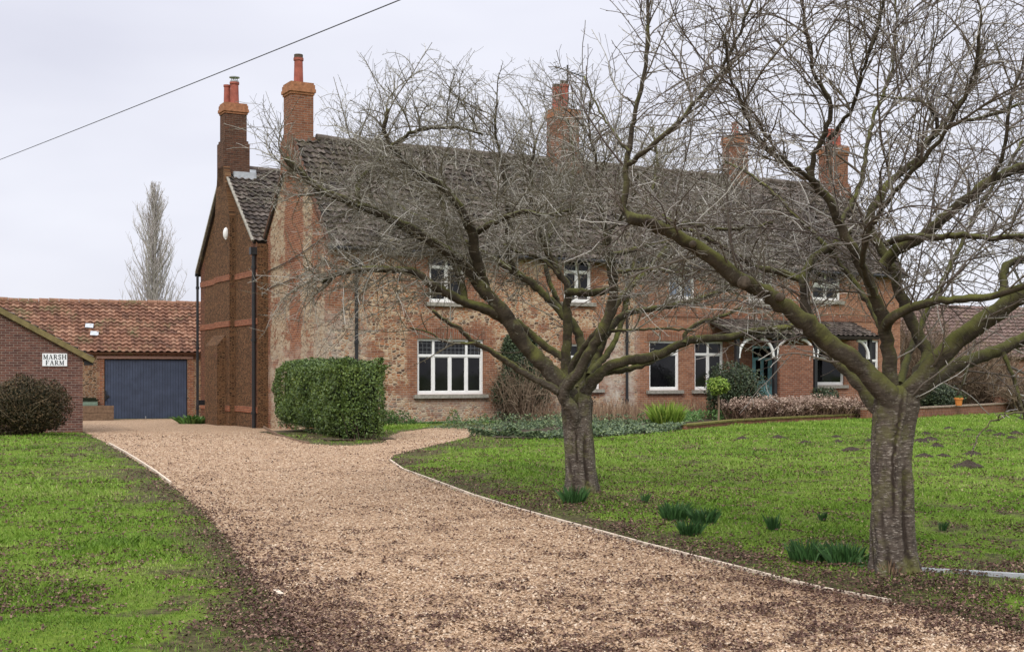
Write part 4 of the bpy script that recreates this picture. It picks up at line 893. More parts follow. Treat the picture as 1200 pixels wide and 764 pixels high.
def window(r, mull, transom=None, lattice=False, pane='glass', arch=False, sash=False, sill=True):
    a, b, c, d = r; fw = 0.075; mb = MB(); y0, y1 = 0.075, 0.15
    mb.box(a, a + fw, y0, y1, c, d); mb.box(b - fw, b, y0, y1, c, d); mb.box(a + fw, b - fw, y0, y1, c, c + fw * 1.2); mb.box(a + fw, b - fw, y0, y1, d - fw, d)
    tz = c + (d - c) * transom if transom else None
    for k, q in enumerate(mull):
        x = a + (b - a) * q
        top = d - fw
        if isinstance(q, float) and len(mull) == 3 and k == 1 and tz: top = tz - .03
        mb.box(x - .04, x + .04, y0 + .002, y1 - .002, c + fw * 1.2, top)
    if tz: mb.box(a + fw, b - fw, y0 - .004, y1 - .004, tz - .04, tz + .04)
    # casement frames around each light
    xs = [a] + [a + (b - a) * q for q in mull] + [b]
    for x0, x1 in zip(xs[:-1], xs[1:]):
        o0 = fw if x0 == a else .04; o1 = fw if x1 == b else .04
        top = (tz - .04) if tz else d - fw
        mb.box(x0 + o0, x0 + o0 + .03, y0 + .02, y1 - .005, c + fw * 1.2, top); mb.box(x1 - o1 - .03, x1 - o1, y0 + .02, y1 - .005, c + fw * 1.2, top)
        mb.box(x0 + o0 + .03, x1 - o1 - .03, y0 + .02, y1 - .005, c + fw * 1.2, c + fw * 1.2 + .03); mb.box(x0 + o0 + .03, x1 - o1 - .03, y0 + .02, y1 - .005, top - .03, top)
    if arch:
        for sx in (0, 1):
            pts = [(a if sx == 0 else b, d)]
            for q in np.linspace(0, 1, 9):
                th = q * math.pi / 2; X = (a + b) / 2 + (-1 if sx == 0 else 1) * (b - a) / 2 * math.cos(th); pts.append((X, d - .62 + .6 * math.sin(th)))
            mb.poly([(x, y0 - .01, z) for x, z in pts], pts, 1)
        mb.box(a + fw, b - fw, y0 + .01, y1 - .01, d - .66, d - .60)
    win = mb.build('window', [M['white'], M['redbrick']], house)
    mb = MB(); mb.box(a + .02, b - .02, 0.118, 0.128, c + .02, d - .02); mb.build('pane', M[pane], win)
    if lattice:
        mb = MB(); z0 = tz + .04 if tz else c
        for x in np.arange(a + .1, b - .08, 0.15): mb.box(x - .005, x + .005, 0.108, 0.116, z0, d - fw)
        for z in np.arange(z0 + .08, d - fw, 0.14): mb.box(a + fw, b - fw, 0.106, 0.114, z - .005, z + .005)
        mb.build('leading', M['leading'], win)
    if sill:
        mb = MB(); mb.box(a - .14, b + .14, -0.11, 0.074, c - .13, c - .004); mb.build('sill', M['stone'], win)
    if not arch:
        mb = MB(); top = d + .26; sp = .12; k = 18
        for i in range(k):
            q0, q1 = i / k, (i + 1) / k; x0 = a - .1 + (b - a + .2) * q0; x1 = a - .1 + (b - a + .2) * q1
            rise = lambda q: .10 * (1 - (2 * q - 1) ** 2)
            t0, t1 = top + rise(q0), top + rise(q1)
            mb.poly([(x0, -.012, d + .002), (x1 - .012, -.012, d + .002), (x1 - .012, -.012, t1), (x0, -.012, t0)], [(.01, x0 * 1.0), (.01, x1), (.2, x1), (.2, x0)])
        mb.poly([(a - .1, -.006, d + .002), (b + .1, -.006, d + .002), (b + .1, -.006, top), (a - .1, -.006, top)], [(.1, .074)] * 4)
        mb.build('lintel', M['redbrick'], win)
    return win
window(W['LW1'], (0.25, 0.5, 0.75), 0.70, True)
window(W['LW2'], (0.5,), 0.72); window(W['LW3'], (), 0.74); window(W['LW4'], (0.5,), 0.74)
window(W['LW5'], (), 0.78); window(W['LW6'], (0.5,), 0.55)
window(W['UW1'], (0.5,), 0.72); window(W['UW2'], (0.5,), 0.72); window(W['UW3'], (0.5,), None, pane='blueglass'); window(W['UW4'], (0.5,), 0.6)
window(W['UW5'], (0.5,), 0.45, arch=True)
# teal door
a, b, c, d = DOOR; mb = MB()
mb.box(a, a + .1, .06, .16, c, d); mb.box(b - .1, b, .06, .16, c, d); mb.box(a + .1, b - .1, .06, .16, d - .1, d); mb.box(a + .1, b - .1, .08, .14, c, c + 1.12)
mb.box(a + .1, b - .1, .08, .14, c + 1.9, c + 2.0)
for x in (a + .1, (a + b) / 2 - .06, b - .24): mb.box(x, x + .14, .08, .14, c + 1.12, c + 1.9)
mb.box(a + .2, b - .2, .07, .08, c + .12, c + .72)
dr_ = mb.build('door', M['teal'], house)
mb = MB(); mb.box(a + .1, b - .1, .105, .115, c + .85, d - .1); mb.build('pane', M['glass'], dr_)
mb = MB(); mb.box(b - .17, b - .13, .03, .08, c + .95, c + 1.07); mb.build('handle', M['steel'], dr_)
# porch: posts with white braces, brick pier and tiled canopy
mb = MB(); pf = -1.3
for u in (15.55, 17.35, 19.35, 22.2): mb.box(u - .07, u + .07, pf - .07, pf + .07, 0.1, 3.0)
mb.box(15.4, 22.3, pf - .08, pf + .08, 3.0, 3.16)
for u in (15.20, 22.25): mb.beam((u, pf, 3.08), (u, 0.0, 3.08), .1, .14)
po = mb.build('porch', M['black'], house)
mb = MB(); mb.box(17.5, 19.15, pf - .12, pf + .22, -0.2, 2.75); mb.build('brick_pier', M['redbrick'], po)
for u0, s in ((15.62, 1), (17.28, -1), (17.42, 1), (19.28, -1), (19.42, 1), (22.13, -1)):
    P = np.array([[(u0 + s * .62 * (1 - math.cos(q)), pf - .02, 2.25 + .72 * math.sin(q)) for q in np.linspace(0, 1.57, 10)]])
    mb = MB(); mb.tubes(P, np.full((1, 10), .06), 8, True); mb.build('brace', M['white'], po)
roof('canopy_roof', M['tile'], po, (15.2, pf - .25, 3.1), (22.5, pf - .25, 3.1), (15.2, -.02, 3.72), (22.5, -.02, 3.72))
mb = MB(); mb.box(15.5, 22.2, pf - .4, -.02, -.2, .28); mb.build('step', M['stone'], po)

# ---------------------------------------------------------------- barn with the navy door
ALB = R(20); bc = Vector((-16.0, 56.0, -0.3))
barn = thing('barn', 'low barn with mossy red pantile roof at the end of the drive', 'barn', bc, ALB)
mb = MB(); dw = 1.75; holed(mb, -12, 7, -0.3, 2.95, [(-dw, dw, -0.29, 2.62)], lambda u, w, d: (u, d, w), 0.25)
for u in (-12, 7):
    gp = [(0, -.3), (6, -.3), (6, 2.95), (3, 5.10), (0, 2.95)]; mb.poly([(u, v, w) for v, w in gp], gp)
mb.poly([(-12, 6, -.3), (7, 6, -.3), (7, 6, 2.95), (-12, 6, 2.95)], [(-12, -.3), (7, -.3), (7, 2.95), (-12, 2.95)])
mb.build('wall', M['barnwall'], barn)
rf = roof('roof', M['redtile'], barn, (-12.2, -.25, 2.88), (7.2, -.25, 2.88), (-12.2, 3, 5.20), (7.2, 3, 5.20), 0.29, 0.28, 0.075)
roof('roof', M['redtile'], barn, (7.2, 6.25, 2.88), (-12.2, 6.25, 2.88), (7.2, 3, 5.20), (-12.2, 3, 5.20))
ridge_tiles('ridge_tiles', M['redtile'], barn, (-12.1, 3, 5.22), (7.1, 3, 5.22), 0.14)
for px, py in ((105, 384), (111, 393)):
    # pale replacement tiles lie on the slope
    r = (px - 600) / F; ca_, sa_ = math.cos(ALB), math.sin(ALB)
    for v in np.linspace(-.2, 3, 400):
        # solve for u on this row
        u = (r * (56 + v * ca_) + 16 + v * sa_) / (ca_ - r * sa_); w = 2.88 + (v + .25) * (5.20 - 2.88) / 3.25
        Yd = 56 + u * sa_ + v * ca_
        if HZ - (w - .3 - EYE) * F / Yd <= py: break
    sv = Vector((0, 3.25, 2.32)).normalized(); nv = Vector((0, -2.32, 3.25)).normalized(); c_ = Vector((u, v, w)) + nv * .11; mb = MB(); mb.beam(c_ - sv * .17 + Vector((-.03, 0, 0)), c_ + sv * .15, 0.34, 0.025, up=nv); mb.build('replacement_tile', M['lead'], rf)
mb = MB()
mb.box(-dw + .01, dw - .01, .10, .14, -.2, 2.6, 1)
for k in range(30):
    x = -dw + .03 + k * (2 * dw - .06) / 30; mb.box(x + .006, x + (2 * dw - .06) / 30 - .006, .07, .105, -.2, 2.58)
dg = mb.build('garage_door', [M['navy'], M['navygroove']], barn)
mb = MB(); mb.box(-dw + .06, -dw + .2, .02, .07, .95, 1.05); mb.box(-dw + .02, -dw + .08, .0, .07, .85, 1.25); mb.build('latch', M['black'], dg)
for x in (-.05, dw - .14): 
    mb = MB(); mb.box(x, x + .05, .05, .07, -.1, .12); mb.build('bolt', M['steel'], dg)
mb = MB(); mb.box(-dw - .32, dw + .25, -.05, .04, 2.64, 2.76); mb.build('lintel', M['pinklintel'], barn)

# ---------------------------------------------------------------- brick outbuilding on the left with its sign
ALO = R(25); oc_ = at(97, 507); ob = thing('brick_outbuilding', 'dark brick outbuilding gable at the left edge carrying the white sign', 'outbuilding', oc_, ALO)
def ob_pt(px, py):     # local (t, w) on the gable face
    r = (px - 600) / F; t = (r * oc_.y - oc_.x) / (math.cos(ALO) - r * math.sin(ALO)); Y = oc_.y + t * math.sin(ALO)
    return t, EYE - (py - HZ) / F * Y - oc_.z
t0, w0 = ob_pt(97, 417); t1, w1 = ob_pt(0, 365); sl = (w1 - w0) / (t0 - t1); hw = 4.2
gp = [(-2 * hw, -.4), (0, -.4), (0, w0 - .02), (-hw, w0 + sl * hw - .02), (-2 * hw, w0 - .02)]
mb = MB(); mb.poly([(t, 0, w) for t, w in gp], gp); mb.poly([(t, 6, w) for t, w in gp], gp)
for t in (0, -2 * hw): mb.poly([(t, 0, -.4), (t, 6, -.4), (t, 6, w0 - .02), (t, 0, w0 - .02)], [(0, -.4), (6, -.4), (6, w0), (0, w0)])
mb.build('wall', M['pinkbrick'], ob)
mb = MB(); mb.beam((-hw, -.06, w0 + sl * hw + .03), (.33, -.06, w0 - sl * .33 + .03), .14, .17, up=(0, 0, 1)); mb.beam((-hw, -.06, w0 + sl * hw + .03), (-2 * hw - .3, -.06, w0 - sl * .3 + .03), .14, .17, up=(0, 0, 1))
mb.build('bargeboard', M['bargeboard'], ob)
for s in (0, 1):
    x = (.3, -2 * hw - .3)[s]
    a_, b_ = ((x, .02, w0 - sl * .3 + .08), (x, 6.1, w0 - sl * .3 + .08)); a2, b2 = ((-hw, .02, w0 + sl * hw + .08), (-hw, 6.1, w0 + sl * hw + .08))
    roof('roof', M['tile'], ob, a_, b_, a2, b2)
mb = MB(); mb.box(.05, .33, .0, .12, w0 - .3, w0 - .16); mb.build('gutter_end', M['black'], ob)
# sign: white plate, black roman capitals
ta, wa = ob_pt(49.5, 414); tb, wb = ob_pt(78.5, 429)
sgn = thing('name_sign', 'white sign reading MARSH FARM on the dark brick gable', 'sign', Vector(oc_) + Vector(((ta + tb) / 2 * math.cos(ALO), (ta + tb) / 2 * math.sin(ALO), wb)), ALO)
sw, sh = tb - ta, wa - wb
mb = MB(); mb.box(-sw / 2, sw / 2, -.035, -.004, 0, sh); mb.build('plate', M['signwhite'], sgn)
TH, TN = 0.17, 0.07      # thick and thin strokes in units of letter height
def arc(cx, cy, rx, ry, a0, a1, n=10): return [(cx + rx * math.cos(R(a0 + (a1 - a0) * i / n)), cy + ry * math.sin(R(a0 + (a1 - a0) * i / n))) for i in range(n + 1)]
LET = {
 'M': (1.0, [([(.14,0),(.14,1)],TN),([(.86,0),(.86,1)],TH),([(.14,1),(.5,.08)],TH),([(.5,.08),(.86,1)],TN),([(0,.03),(.28,.03)],TN),([(.68,.03),(1,.03)],TN),([(0,.97),(.2,.97)],TN),([(.8,.97),(1,.97)],TN)]),
 'A': (.9, [([(.12,0),(.45,1)],TN),([(.45,1),(.76,0)],TH),([(.24,.34),(.66,.34)],TN),([(0,.03),(.26,.03)],TN),([(.6,.03),(.9,.03)],TN)]),
 'R': (.85, [([(.18,0),(.18,1)],TH),([(.18,.97)] + arc(.42,.745,.25,.225,90,-90) + [(.18,.52)],.11),([(.42,.52),(.74,.0)],TH),([(0,.03),(.36,.03)],TN),([(0,.97),(.3,.97)],TN),([(.64,.03),(.86,.03)],TN)]),
 'S': (.65, [(arc(.33,.74,.22,.22,20,250,12) + arc(.33,.27,.24,.24,70,-160,12),.14),([(.56,.98),(.56,.72)],TN),([(.08,.02),(.08,.28)],TN)]),
 'H': (.95, [([(.17,0),(.17,1)],TH),([(.78,0),(.78,1)],TH),([(.17,.5),(.78,.5)],TN),([(0,.03),(.34,.03)],TN),([(.61,.03),(.95,.03)],TN),([(0,.97),(.34,.97)],TN),([(.61,.97),(.95,.97)],TN)]),
 'F': (.75, [([(.18,0),(.18,1)],TH),([(.1,.97),(.7,.97)],TN),([(.18,.52),(.5,.52)],TN),([(0,.03),(.38,.03)],TN),([(.7,1),(.7,.74)],TN),([(.5,.64),(.5,.40)],TN)]),
}
mb = MB()
for word, base in (('MARSH', sh * .545), ('FARM', sh * .09)):
    hgt = sh * .36; tot = sum(LET[c][0] + .16 for c in word) - .16; sx = hgt * 1.02; x = -tot * sx / 2
    if word == 'MARSH': kx = min(1.0, sw * .93 / (tot * sx)); 
    sx *= kx; x = -tot * sx / 2
    for c in word:
        wl, strokes = LET[c]
        for pts_, th in strokes:
            for p, q in zip(pts_[:-1], pts_[1:]):
                mb.beam((x + p[0] * sx, -.038, base + p[1] * hgt), (x + q[0] * sx, -.038, base + q[1] * hgt), .008, th * hgt, up=(0, 1, 0)) if False else mb.beam((x + p[0] * sx, -.038, base + p[1] * hgt), (x + q[0] * sx, -.038, base + q[1] * hgt), th * hgt, .008, up=(0, 1, 0))
        x += (wl + .16) * sx
mb.build('lettering', M['ink'], sgn)

# timber planter and green box before the barn
pb = at(122, 491.5); pb.y -= 1.5; pl = thing('timber_planter', 'weathered timber planter box beside the navy garage door', 'planter', pb, ALB)
mb = MB(); mb.box(-1.3, .85, 0, .06, -.05, .32); mb.box(-1.3, .85, 0, .06, .33, .62); mb.box(-1.3, .85, .5, .56, -.05, .62); mb.box(.79, .85, .06, .5, -.05, .62); mb.box(-1.3, -1.24, .06, .5, -.05, .62); mb.build('boards', M['wood'], pl)
mb = MB(); mb.box(-1.24, .79, .06, .5, .4, .55); mb.build('soil', M['soil'], pl)
gb = thing('storage_box', 'small grey green box with dark lid behind the timber planter', 'box', pb + Vector((-.45, .72, 0)), ALB)
mb = MB(); mb.box(-.55, .4, 0, .5, 0, .82); mb.box(-.5, .35, -.01, .0, .66, .72); mb.build('body', M['greenplastic'], gb)
mb = MB(); mb.box(-.6, .45, -.05, .55, .83, .88); mb.box(-.5, .35, .05, .45, .88, .95); mb.build('lid', M['core'], gb)

# ---------------------------------------------------------------- right background
AO = R(24); rc_ = Vector((20.0, 60.0, 0)); rb = thing('low_outbuilding', 'low outbuilding with weathered red roof beyond the house at right', 'outbuilding', rc_, AO)
mb = MB(); mb.box(-.8, 16, 0, 6, -.3, 2.55)
for u in (-.8, 16):
    gp = [(0, 2.55), (6, 2.55), (3, 5.0)]; mb.poly([(u, v, w) for v, w in gp], gp)
mb.build('wall', M['redbrick'], rb)
roof('roof', M['pinktile'], rb, (-1, -.2, 2.45), (16.2, -.2, 2.45), (-1, 3, 5.1), (16.2, 3, 5.1)); roof('roof', M['pinktile'], rb, (16.2, 6.2, 2.45), (-1, 6.2, 2.45), (16.2, 3, 5.1), (-1, 3, 5.1))

# low garden walls
def wallrun(name, label, pxs, th, h, m, top, tl):
    P = [at(*p) for p in pxs]; c = P[0]; ob_ = thing(name, label, 'wall', c); mb = MB(); mt = MB()
    for a_, b_ in zip(P[:-1], P[1:]):
        p0, p1 = a_ - c, b_ - c; mb.beam((p0.x, p0.y, h / 2 - .1), (p1.x, p1.y, h / 2 - .1), th, h + .2); mt.beam((p0.x, p0.y, h + .03), (p1.x, p1.y, h + .03), th + .08, .05)
    mb.build('brickwork', m, ob_); mt.build('coping', top, ob_)
M['mosstop'] = plain('mossy_coping', (0.13, 0.12, 0.035), 0.95, 0.1, 0.45, 9)
wallrun('garden_wall', 'low mossy topped brick border in front of the brown dried flowers', [(800,505),(860,498.5),(930,494.5),(1008,490.5)], .25, .14, M['redbrick'], M['mosstop'], '')
M['worncoping'] = plain('worn_coping', (0.26, 0.20, 0.15), 0.9, 0.15, 0.4, 9)
wallrun('garden_wall', 'low brick retaining wall under the orange flowerpot, right of the big trunk', [(1012,491.5),(1080,489.5),(1150,485),(1240,478)], .3, .36, M['redbrick'], M['worncoping'], '')

# ---------------------------------------------------------------- planting
def blob(n, cx, cy, cz, rx, ry, rz, shell=0.35, seed=0):
    d = rng.normal(size=(n, 3)); d /= np.linalg.norm(d, axis=1, keepdims=True); rr = (1 - shell * rng.random(n) ** 1.5)
    b = 1 + 0.22 * (vnoise(d[:, 0] * 2 + seed, d[:, 1] * 2 + d[:, 2] * 1.7, 0.6, seed) - .5) * 2
    return np.column_stack([cx + d[:, 0] * rx * rr * b, cy + d[:, 1] * ry * rr * b, cz + d[:, 2] * rz * rr * b]), d
def core(mb, cx, cy, cz, rx, ry, rz, mi=0):
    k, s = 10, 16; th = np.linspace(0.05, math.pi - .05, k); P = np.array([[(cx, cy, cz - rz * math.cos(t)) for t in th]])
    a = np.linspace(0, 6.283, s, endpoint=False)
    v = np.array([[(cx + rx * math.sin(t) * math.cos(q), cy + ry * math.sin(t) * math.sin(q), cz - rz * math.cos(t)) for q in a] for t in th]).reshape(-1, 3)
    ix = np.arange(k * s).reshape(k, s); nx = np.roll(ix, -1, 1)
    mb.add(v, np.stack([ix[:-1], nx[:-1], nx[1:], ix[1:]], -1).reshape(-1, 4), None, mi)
def stems(n, c, spread, h, r, lean=0.5, npts=6, base=0.15):
    a = rng.random(n) * 6.283; rr = np.sqrt(rng.random(n)); b = np.column_stack([np.cos(a) * rr * base, np.sin(a) * rr * base, np.zeros(n)]) + np.array(c)
    t = np.linspace(0, 1, npts)[None, :, None]; d = np.column_stack([np.cos(a) * rr * spread, np.sin(a) * rr * spread, h * (0.6 + .5 * rng.random(n)) * (1 - .25 * rr)])
    w = rng.normal(size=(n, 1, 3)) * .06 * h * np.sin(t * 3.14 * 1.3); P = b[:, None, :] + d[:, None, :] * np.concatenate([t ** 1.3, t ** 1.3, t], 2) + w
    return P, np.linspace(r, r * .4, npts)[None].repeat(n, 0)

# clipped hedge
HC0 = Vector((HEDGE0[0], HEDGE0[1], 0)); hg = thing('hedge', 'clipped box shaped green hedge in front of the house corner', 'hedge', HC0, math.atan2(hp[1], hp[0]))
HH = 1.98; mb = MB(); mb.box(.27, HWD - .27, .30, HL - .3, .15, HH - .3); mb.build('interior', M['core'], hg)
n = 62000; A = rng.random(n)
areas = np.array([HWD * HH, HL * HH, HL * HWD, HL * HH * .3]); pk = rng.choice(4, n, p=areas / areas.sum()); a_, b_ = rng.random(n), rng.random(n)
P = np.zeros((n, 3)); N = np.zeros((n, 3))
P[pk == 0] = np.column_stack([a_ * HWD, 0 * a_, b_ * HH])[pk == 0]; N[pk == 0] = (0, -1, 0)
P[pk == 1] = np.column_stack([0 * a_, a_ * HL, b_ * HH])[pk == 1]; N[pk == 1] = (-1, 0, 0)
P[pk == 2] = np.column_stack([a_ * HWD, b_ * HL, 0 * a_ + HH])[pk == 2]; N[pk == 2] = (0, 0, 1)
P[pk == 3] = np.column_stack([0 * a_ + HWD, a_ * HL, b_ * HH])[pk == 3]; N[pk == 3] = (1, 0, 0)
bul = (vnoise(P[:, 0] * 1.0 + P[:, 1], P[:, 2] + P[:, 0], 0.55, 51) - .5) * .30 + (vnoise(P[:, 0] + P[:, 1], P[:, 2] * 1.0, 0.2, 52) - .5) * .14
cx_ = np.column_stack([P[:, 0] - HWD / 2, np.clip(P[:, 1], .5, HL - .5) * 0 + (P[:, 1] - np.clip(P[:, 1], .5, HL - .5)), np.maximum(P[:, 2] - (HH - .5), 0)]); rx_ = np.abs(cx_) / np.array([HWD / 2, .5, .5]); over_ = np.sort(rx_, axis=1)[:, 1]
P = P - np.sign(cx_) * np.array([.14, .14, .12]) * (rx_ * sst(.55, 1.0, over_)[:, None])
low = sst(.55, .05, P[:, 2]); P = P + N * (bul - .16 * rng.random(n) ** 1.5 - .15 * low)[:, None]
ok = rng.random(n) > low * .75; P, N = P[ok], N[ok]
mb = MB(); mb.add(*leaves(P, 0.062, N, 0.75, .6, .1, np.clip(rng.beta(2, 2.4, len(P)) * .8 + .3 * (vnoise(P[:, 1] + P[:, 0], P[:, 2], 0.3, 53) - .3), 0, 1))); mb.build('foliage', M['hedgeleaf'], hg)
Pst, Rst = stems(26, (HWD / 2, .35, -.02), .4, .8, .011, base=.45); mb = MB(); Pst[:, :, 0] = np.clip(Pst[:, :, 0], .1, HWD - .1); Pst[:, :, 1] = np.clip(Pst[:, :, 1], .06, 2); mb.tubes(Pst, Rst, 5); mb.build('stems', M['hedgestem'], hg)

hbm = plain('hedge_bed_soil', (0.10, 0.078, 0.05), 0.95, 0.1, 0.5, 12)
mb = MB(); q_ = [np.array(HEDGEBED[i]) for i in range(4)]; mb.poly([(p[0], p[1], float(g(p[0], p[1])) + .038) for p in q_], q_); tag(mb.build('hedge_bed', hbm), kind='structure')
def shrub(name, label, loc, rx, ry, h, mat_, n, size, corecol=True, twigs=0, twm='deadtwig', cz=.55, cat='shrub', asp=.55, inner=.72):
    o = thing(name, label, cat, loc); mb = MB()
    if corecol:
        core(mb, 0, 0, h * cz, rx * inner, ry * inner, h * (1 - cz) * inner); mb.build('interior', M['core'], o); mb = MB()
    P, N = blob(n, 0, 0, h * cz, rx, ry, h * (1 - cz) * 1.0, .4, int(abs(loc[0]) * 7) + 1)
    P[:, 2] = np.where(P[:, 2] < .02, .02 + .1 * rng.random(len(P)), P[:, 2])
    mb.add(*leaves(P, size, N, .9, asp, .1)); mb.build('foliage', M[mat_], o)
    if twigs:
        Pst, Rst = stems(twigs, (0, 0, -.03), max(rx, ry) * .95, h * 1.02, .011); mb = MB(); mb.tubes(Pst, Rst, 4); mb.build('twigs', M[twm], o)
    return o
p = at(30, 512); shrub('rusty_shrub', 'dark rusty brown shrub against the brick gable under the sign', p, 1.1, .9, 1.62, 'rustleaf', 17000, .065, True, 260, 'deadtwig', .5)
# climber and dead twiggy shrub on the house wall
CM = lambda u, v, w: (HC.x + u * math.cos(AL) - v * math.sin(AL), HC.y + u * math.sin(AL) + v * math.cos(AL), w)
p = CM(7.0, -.45, 0); cl = thing('wall_climber', 'tangled half dead climber on the house wall behind the middle trunk', 'climber', p, AL)
n = 14000; q = rng.random(n); uu = rng.normal(0, .72, n); ww = 3.0 * q ** .8; ok = np.abs(uu) < (1.15 - .2 * ww) * (0.6 + .6 * vnoise(ww, uu, .5, 61)) + .15; uu, ww = uu[ok], ww[ok]
P = np.column_stack([uu, .38 - .45 * rng.random(len(uu)) * (1 - ww / 4.5), ww]); keep = vnoise(P[:, 0], P[:, 2], .45, 62) > .24; P = P[keep]
mb = MB(); mb.add(*leaves(P, .075, np.array([[0, -1., .3]]), .7, .7)); mb.build('foliage', M['darkleaf'], cl)
Pst, Rst = stems(260, (0, .0, -.02), 1.15, 2.2, .013, base=.4, npts=9); Pst[:, :, 1] = .1 + np.minimum(Pst[:, :, 1], .2) * .5; Pst += rng.normal(size=Pst.shape) * .035; mb = MB(); mb.tubes(Pst, Rst, 4)
n = 500; b0 = Pst[rng.integers(0, 260, n), rng.integers(2, 9, n)]; dd_ = rng.normal(size=(n, 3)) * .3; dd_[:, 1] *= .5; t = np.linspace(0, 1, 5)[None, :, None]
mb.tubes(b0[:, None] + dd_[:, None] * t + np.array([0, -.05, -.25]) * t ** 2, np.full((n, 5), .006), 3); mb.build('stems', M['deadtwig'], cl)

# ground cover border and weeds along the wall
def strip_points(n, line, w0, w1):
    L = np.array([[v.x, v.y] for v in line]); t = np.concatenate([[0], np.cumsum(np.linalg.norm(np.diff(L, axis=0), axis=1))]); s = rng.random(n) * t[-1]
    x, y = np.interp(s, t, L[:, 0]), np.interp(s, t, L[:, 1]); d = np.array([L[-1] - L[0]])[0]; d /= np.linalg.norm(d); nrm = np.array([-d[1], d[0]]); k = w0 + (w1 - w0) * rng.random(n)
    return np.column_stack([x + nrm[0] * k, y + nrm[1] * k]), s / t[-1]
line = [at(582, 513), at(640, 516), at(700, 514), at(760, 509.5), at(806, 504)]
P2, s = strip_points(13000, line, -.1, 1.3); hgt = (.06 + .34 * vnoise(P2[:, 0], P2[:, 1], .5, 71) ** 1.5) * rng.random(len(P2)) ** .5
mb = MB(); mb.add(*leaves(np.column_stack([P2, hgt]), .075, np.array([[0, -.5, 1.]]), .7, .65)); tag(mb.build('ground_cover', M['ivyleaf']), 'low variegated ground cover edging the lawn behind the middle trunk', 'ground cover', kind='stuff')
line = [Vector(CM(.8, -.35, 0)), Vector(CM(6.0, -.5, 0))]
P2, s = strip_points(3800, line, -.35, .25); hgt = (.05 + .42 * sst(.4, .8, vnoise(P2[:, 0], P2[:, 1], .5, 72))) * rng.random(len(P2))
mb = MB(); mb.add(*leaves(np.column_stack([P2, hgt]), .10, np.array([[0, -.4, 1.]]), .8, .35)); tag(mb.build('weeds', M['weedleaf']), 'green weeds along the foot of the house wall', 'weeds', kind='stuff')
line = [at(610, 507), at(690, 503), at(790, 497)]
P2, s = strip_points(5200, line, .2, 3.6); hgt = (.06 + .30 * sst(.45, .8, vnoise(P2[:, 0], P2[:, 1], .6, 73))) * rng.random(len(P2)) + .05
mb = MB(); mb.add(*leaves(np.column_stack([P2, hgt]), .09, np.array([[0, -.4, 1.]]), .8, .45)); tag(mb.build('bed_weeds', M['ivyleaf']), 'mixed low plants in the bed between lawn edge and house', 'plants', kind='stuff')
# bare bed with dead stems
bedm = plain('bed_soil', (0.055, 0.042, 0.030), 0.95, 0.1, 0.5, 12)
b3 = [Vector((x, y, 0)) for x, y in BEDLINE] + [Vector(CM(25.5, 0, 0)), Vector(CM(6.3, 0, 0))]
mb = MB(); mb.poly([(v.x, v.y, .055) for v in b3], [(v.x, v.y) for v in b3]); tag(mb.build('planting_bed', bedm), kind='structure')
n = 2600; line = [at(690, 497), at(760, 494.5), at(870, 488)]
P2, s = strip_points(n, line, -.6, 3.2); h = .25 + .5 * rng.random(n); dx = rng.normal(size=(n, 3)) * .10; t = np.linspace(0, 1, 4)[None, :, None]
mb = MB(); mb.tubes(np.column_stack([P2, np.full(n, .05)])[:, None] + t * np.column_stack([dx[:, 0], dx[:, 1], h])[:, None], np.linspace(.008, .004, 4)[None].repeat(n, 0), 3); tag(mb.build('dead_stems', M['straw']), 'brown dead perennial stems in the bed below the windows', 'dead stems', kind='stuff')
P2, s = strip_points(4200, [at(790, 499), at(880, 492.5), at(1000, 486)], .25, 1.4); ok = vnoise(P2[:, 0], P2[:, 1], .6, 75) > .4; P2 = P2[ok]
mb = MB(); mb.add(*leaves(np.column_stack([P2, .05 + .33 * rng.random(len(P2))]), .16, np.array([[0, -1., .4]]), .7, .22)); tag(mb.build('bed_leaves', M['weedleaf']), 'fresh green bulb leaves behind the mossy border wall', 'plants', kind='stuff')

def spiky(name, label, loc, n, r, h, w, mat_, lean=.6, group=None, cat='plant'):
    o = thing(name, label, cat, loc, 0, group); a = rng.random(n) * 6.283; rr = np.sqrt(rng.random(n)); b = np.column_stack([np.cos(a) * rr * r * .7, np.sin(a) * rr * r * .7, np.full(n, -.01)])
    H = h * (.45 + .65 * rng.random(n)) * (1 - .25 * rr); a2 = a + rng.normal(0, .5, n); le = lean * H * (.15 + rr * rng.random(n)); d = np.column_stack([np.cos(a2) * le, np.sin(a2) * le, 0 * a]); sd = np.column_stack([-np.sin(a2 + rng.normal(0, 1, n)), np.cos(a2), 0 * a]) * w
    up = np.array([0, 0, 1.])
    V = np.stack([b - sd * .6, b + sd * .6, b + d * .3 + up * (H * .6)[:, None] + sd, b + d + up * H[:, None], b + d * .3 + up * (H * .6)[:, None] - sd], 1)
    mb = MB(); mb.add(V.reshape(-1, 3), np.arange(n)[:, None] * 5 + np.array([[0, 1, 2, 3, 4]]), np.column_stack([np.repeat(rng.random(n), 5), np.tile([0, 0, .6, 1, .6], n)])); mb.build('leaves', M[mat_], o)
    return o
spiky('spiky_plant', 'bright yellow green spiky clump in the bed below the window', at(781, 498), 460, .6, .86, .018, 'limeleaf', .9)
def lawnpos(px, py):
    v = at(px, py); v.z = float(lawn_z(np.array([v.x]), np.array([v.y]))[0]); return v
DG = 'daffodil clumps not yet in flower'
dd0 = spiky('daffodil_clump', 'dense daffodil clump at the foot of the middle trunk', lawnpos(672, 593), 210, .19, .27, .0055, 'daffleaf', .75, DG)
dup(dd0, lawnpos(791, 611), 1.0, 'leftmost daffodil clump of the three in the open lawn', .95); dup(dd0, lawnpos(826, 617), 2.0, 'rightmost daffodil clump of the three in the open lawn', .85); dup(dd0, lawnpos(809, 629), 3.1, 'front daffodil clump of the three, lowest in the lawn', .75)
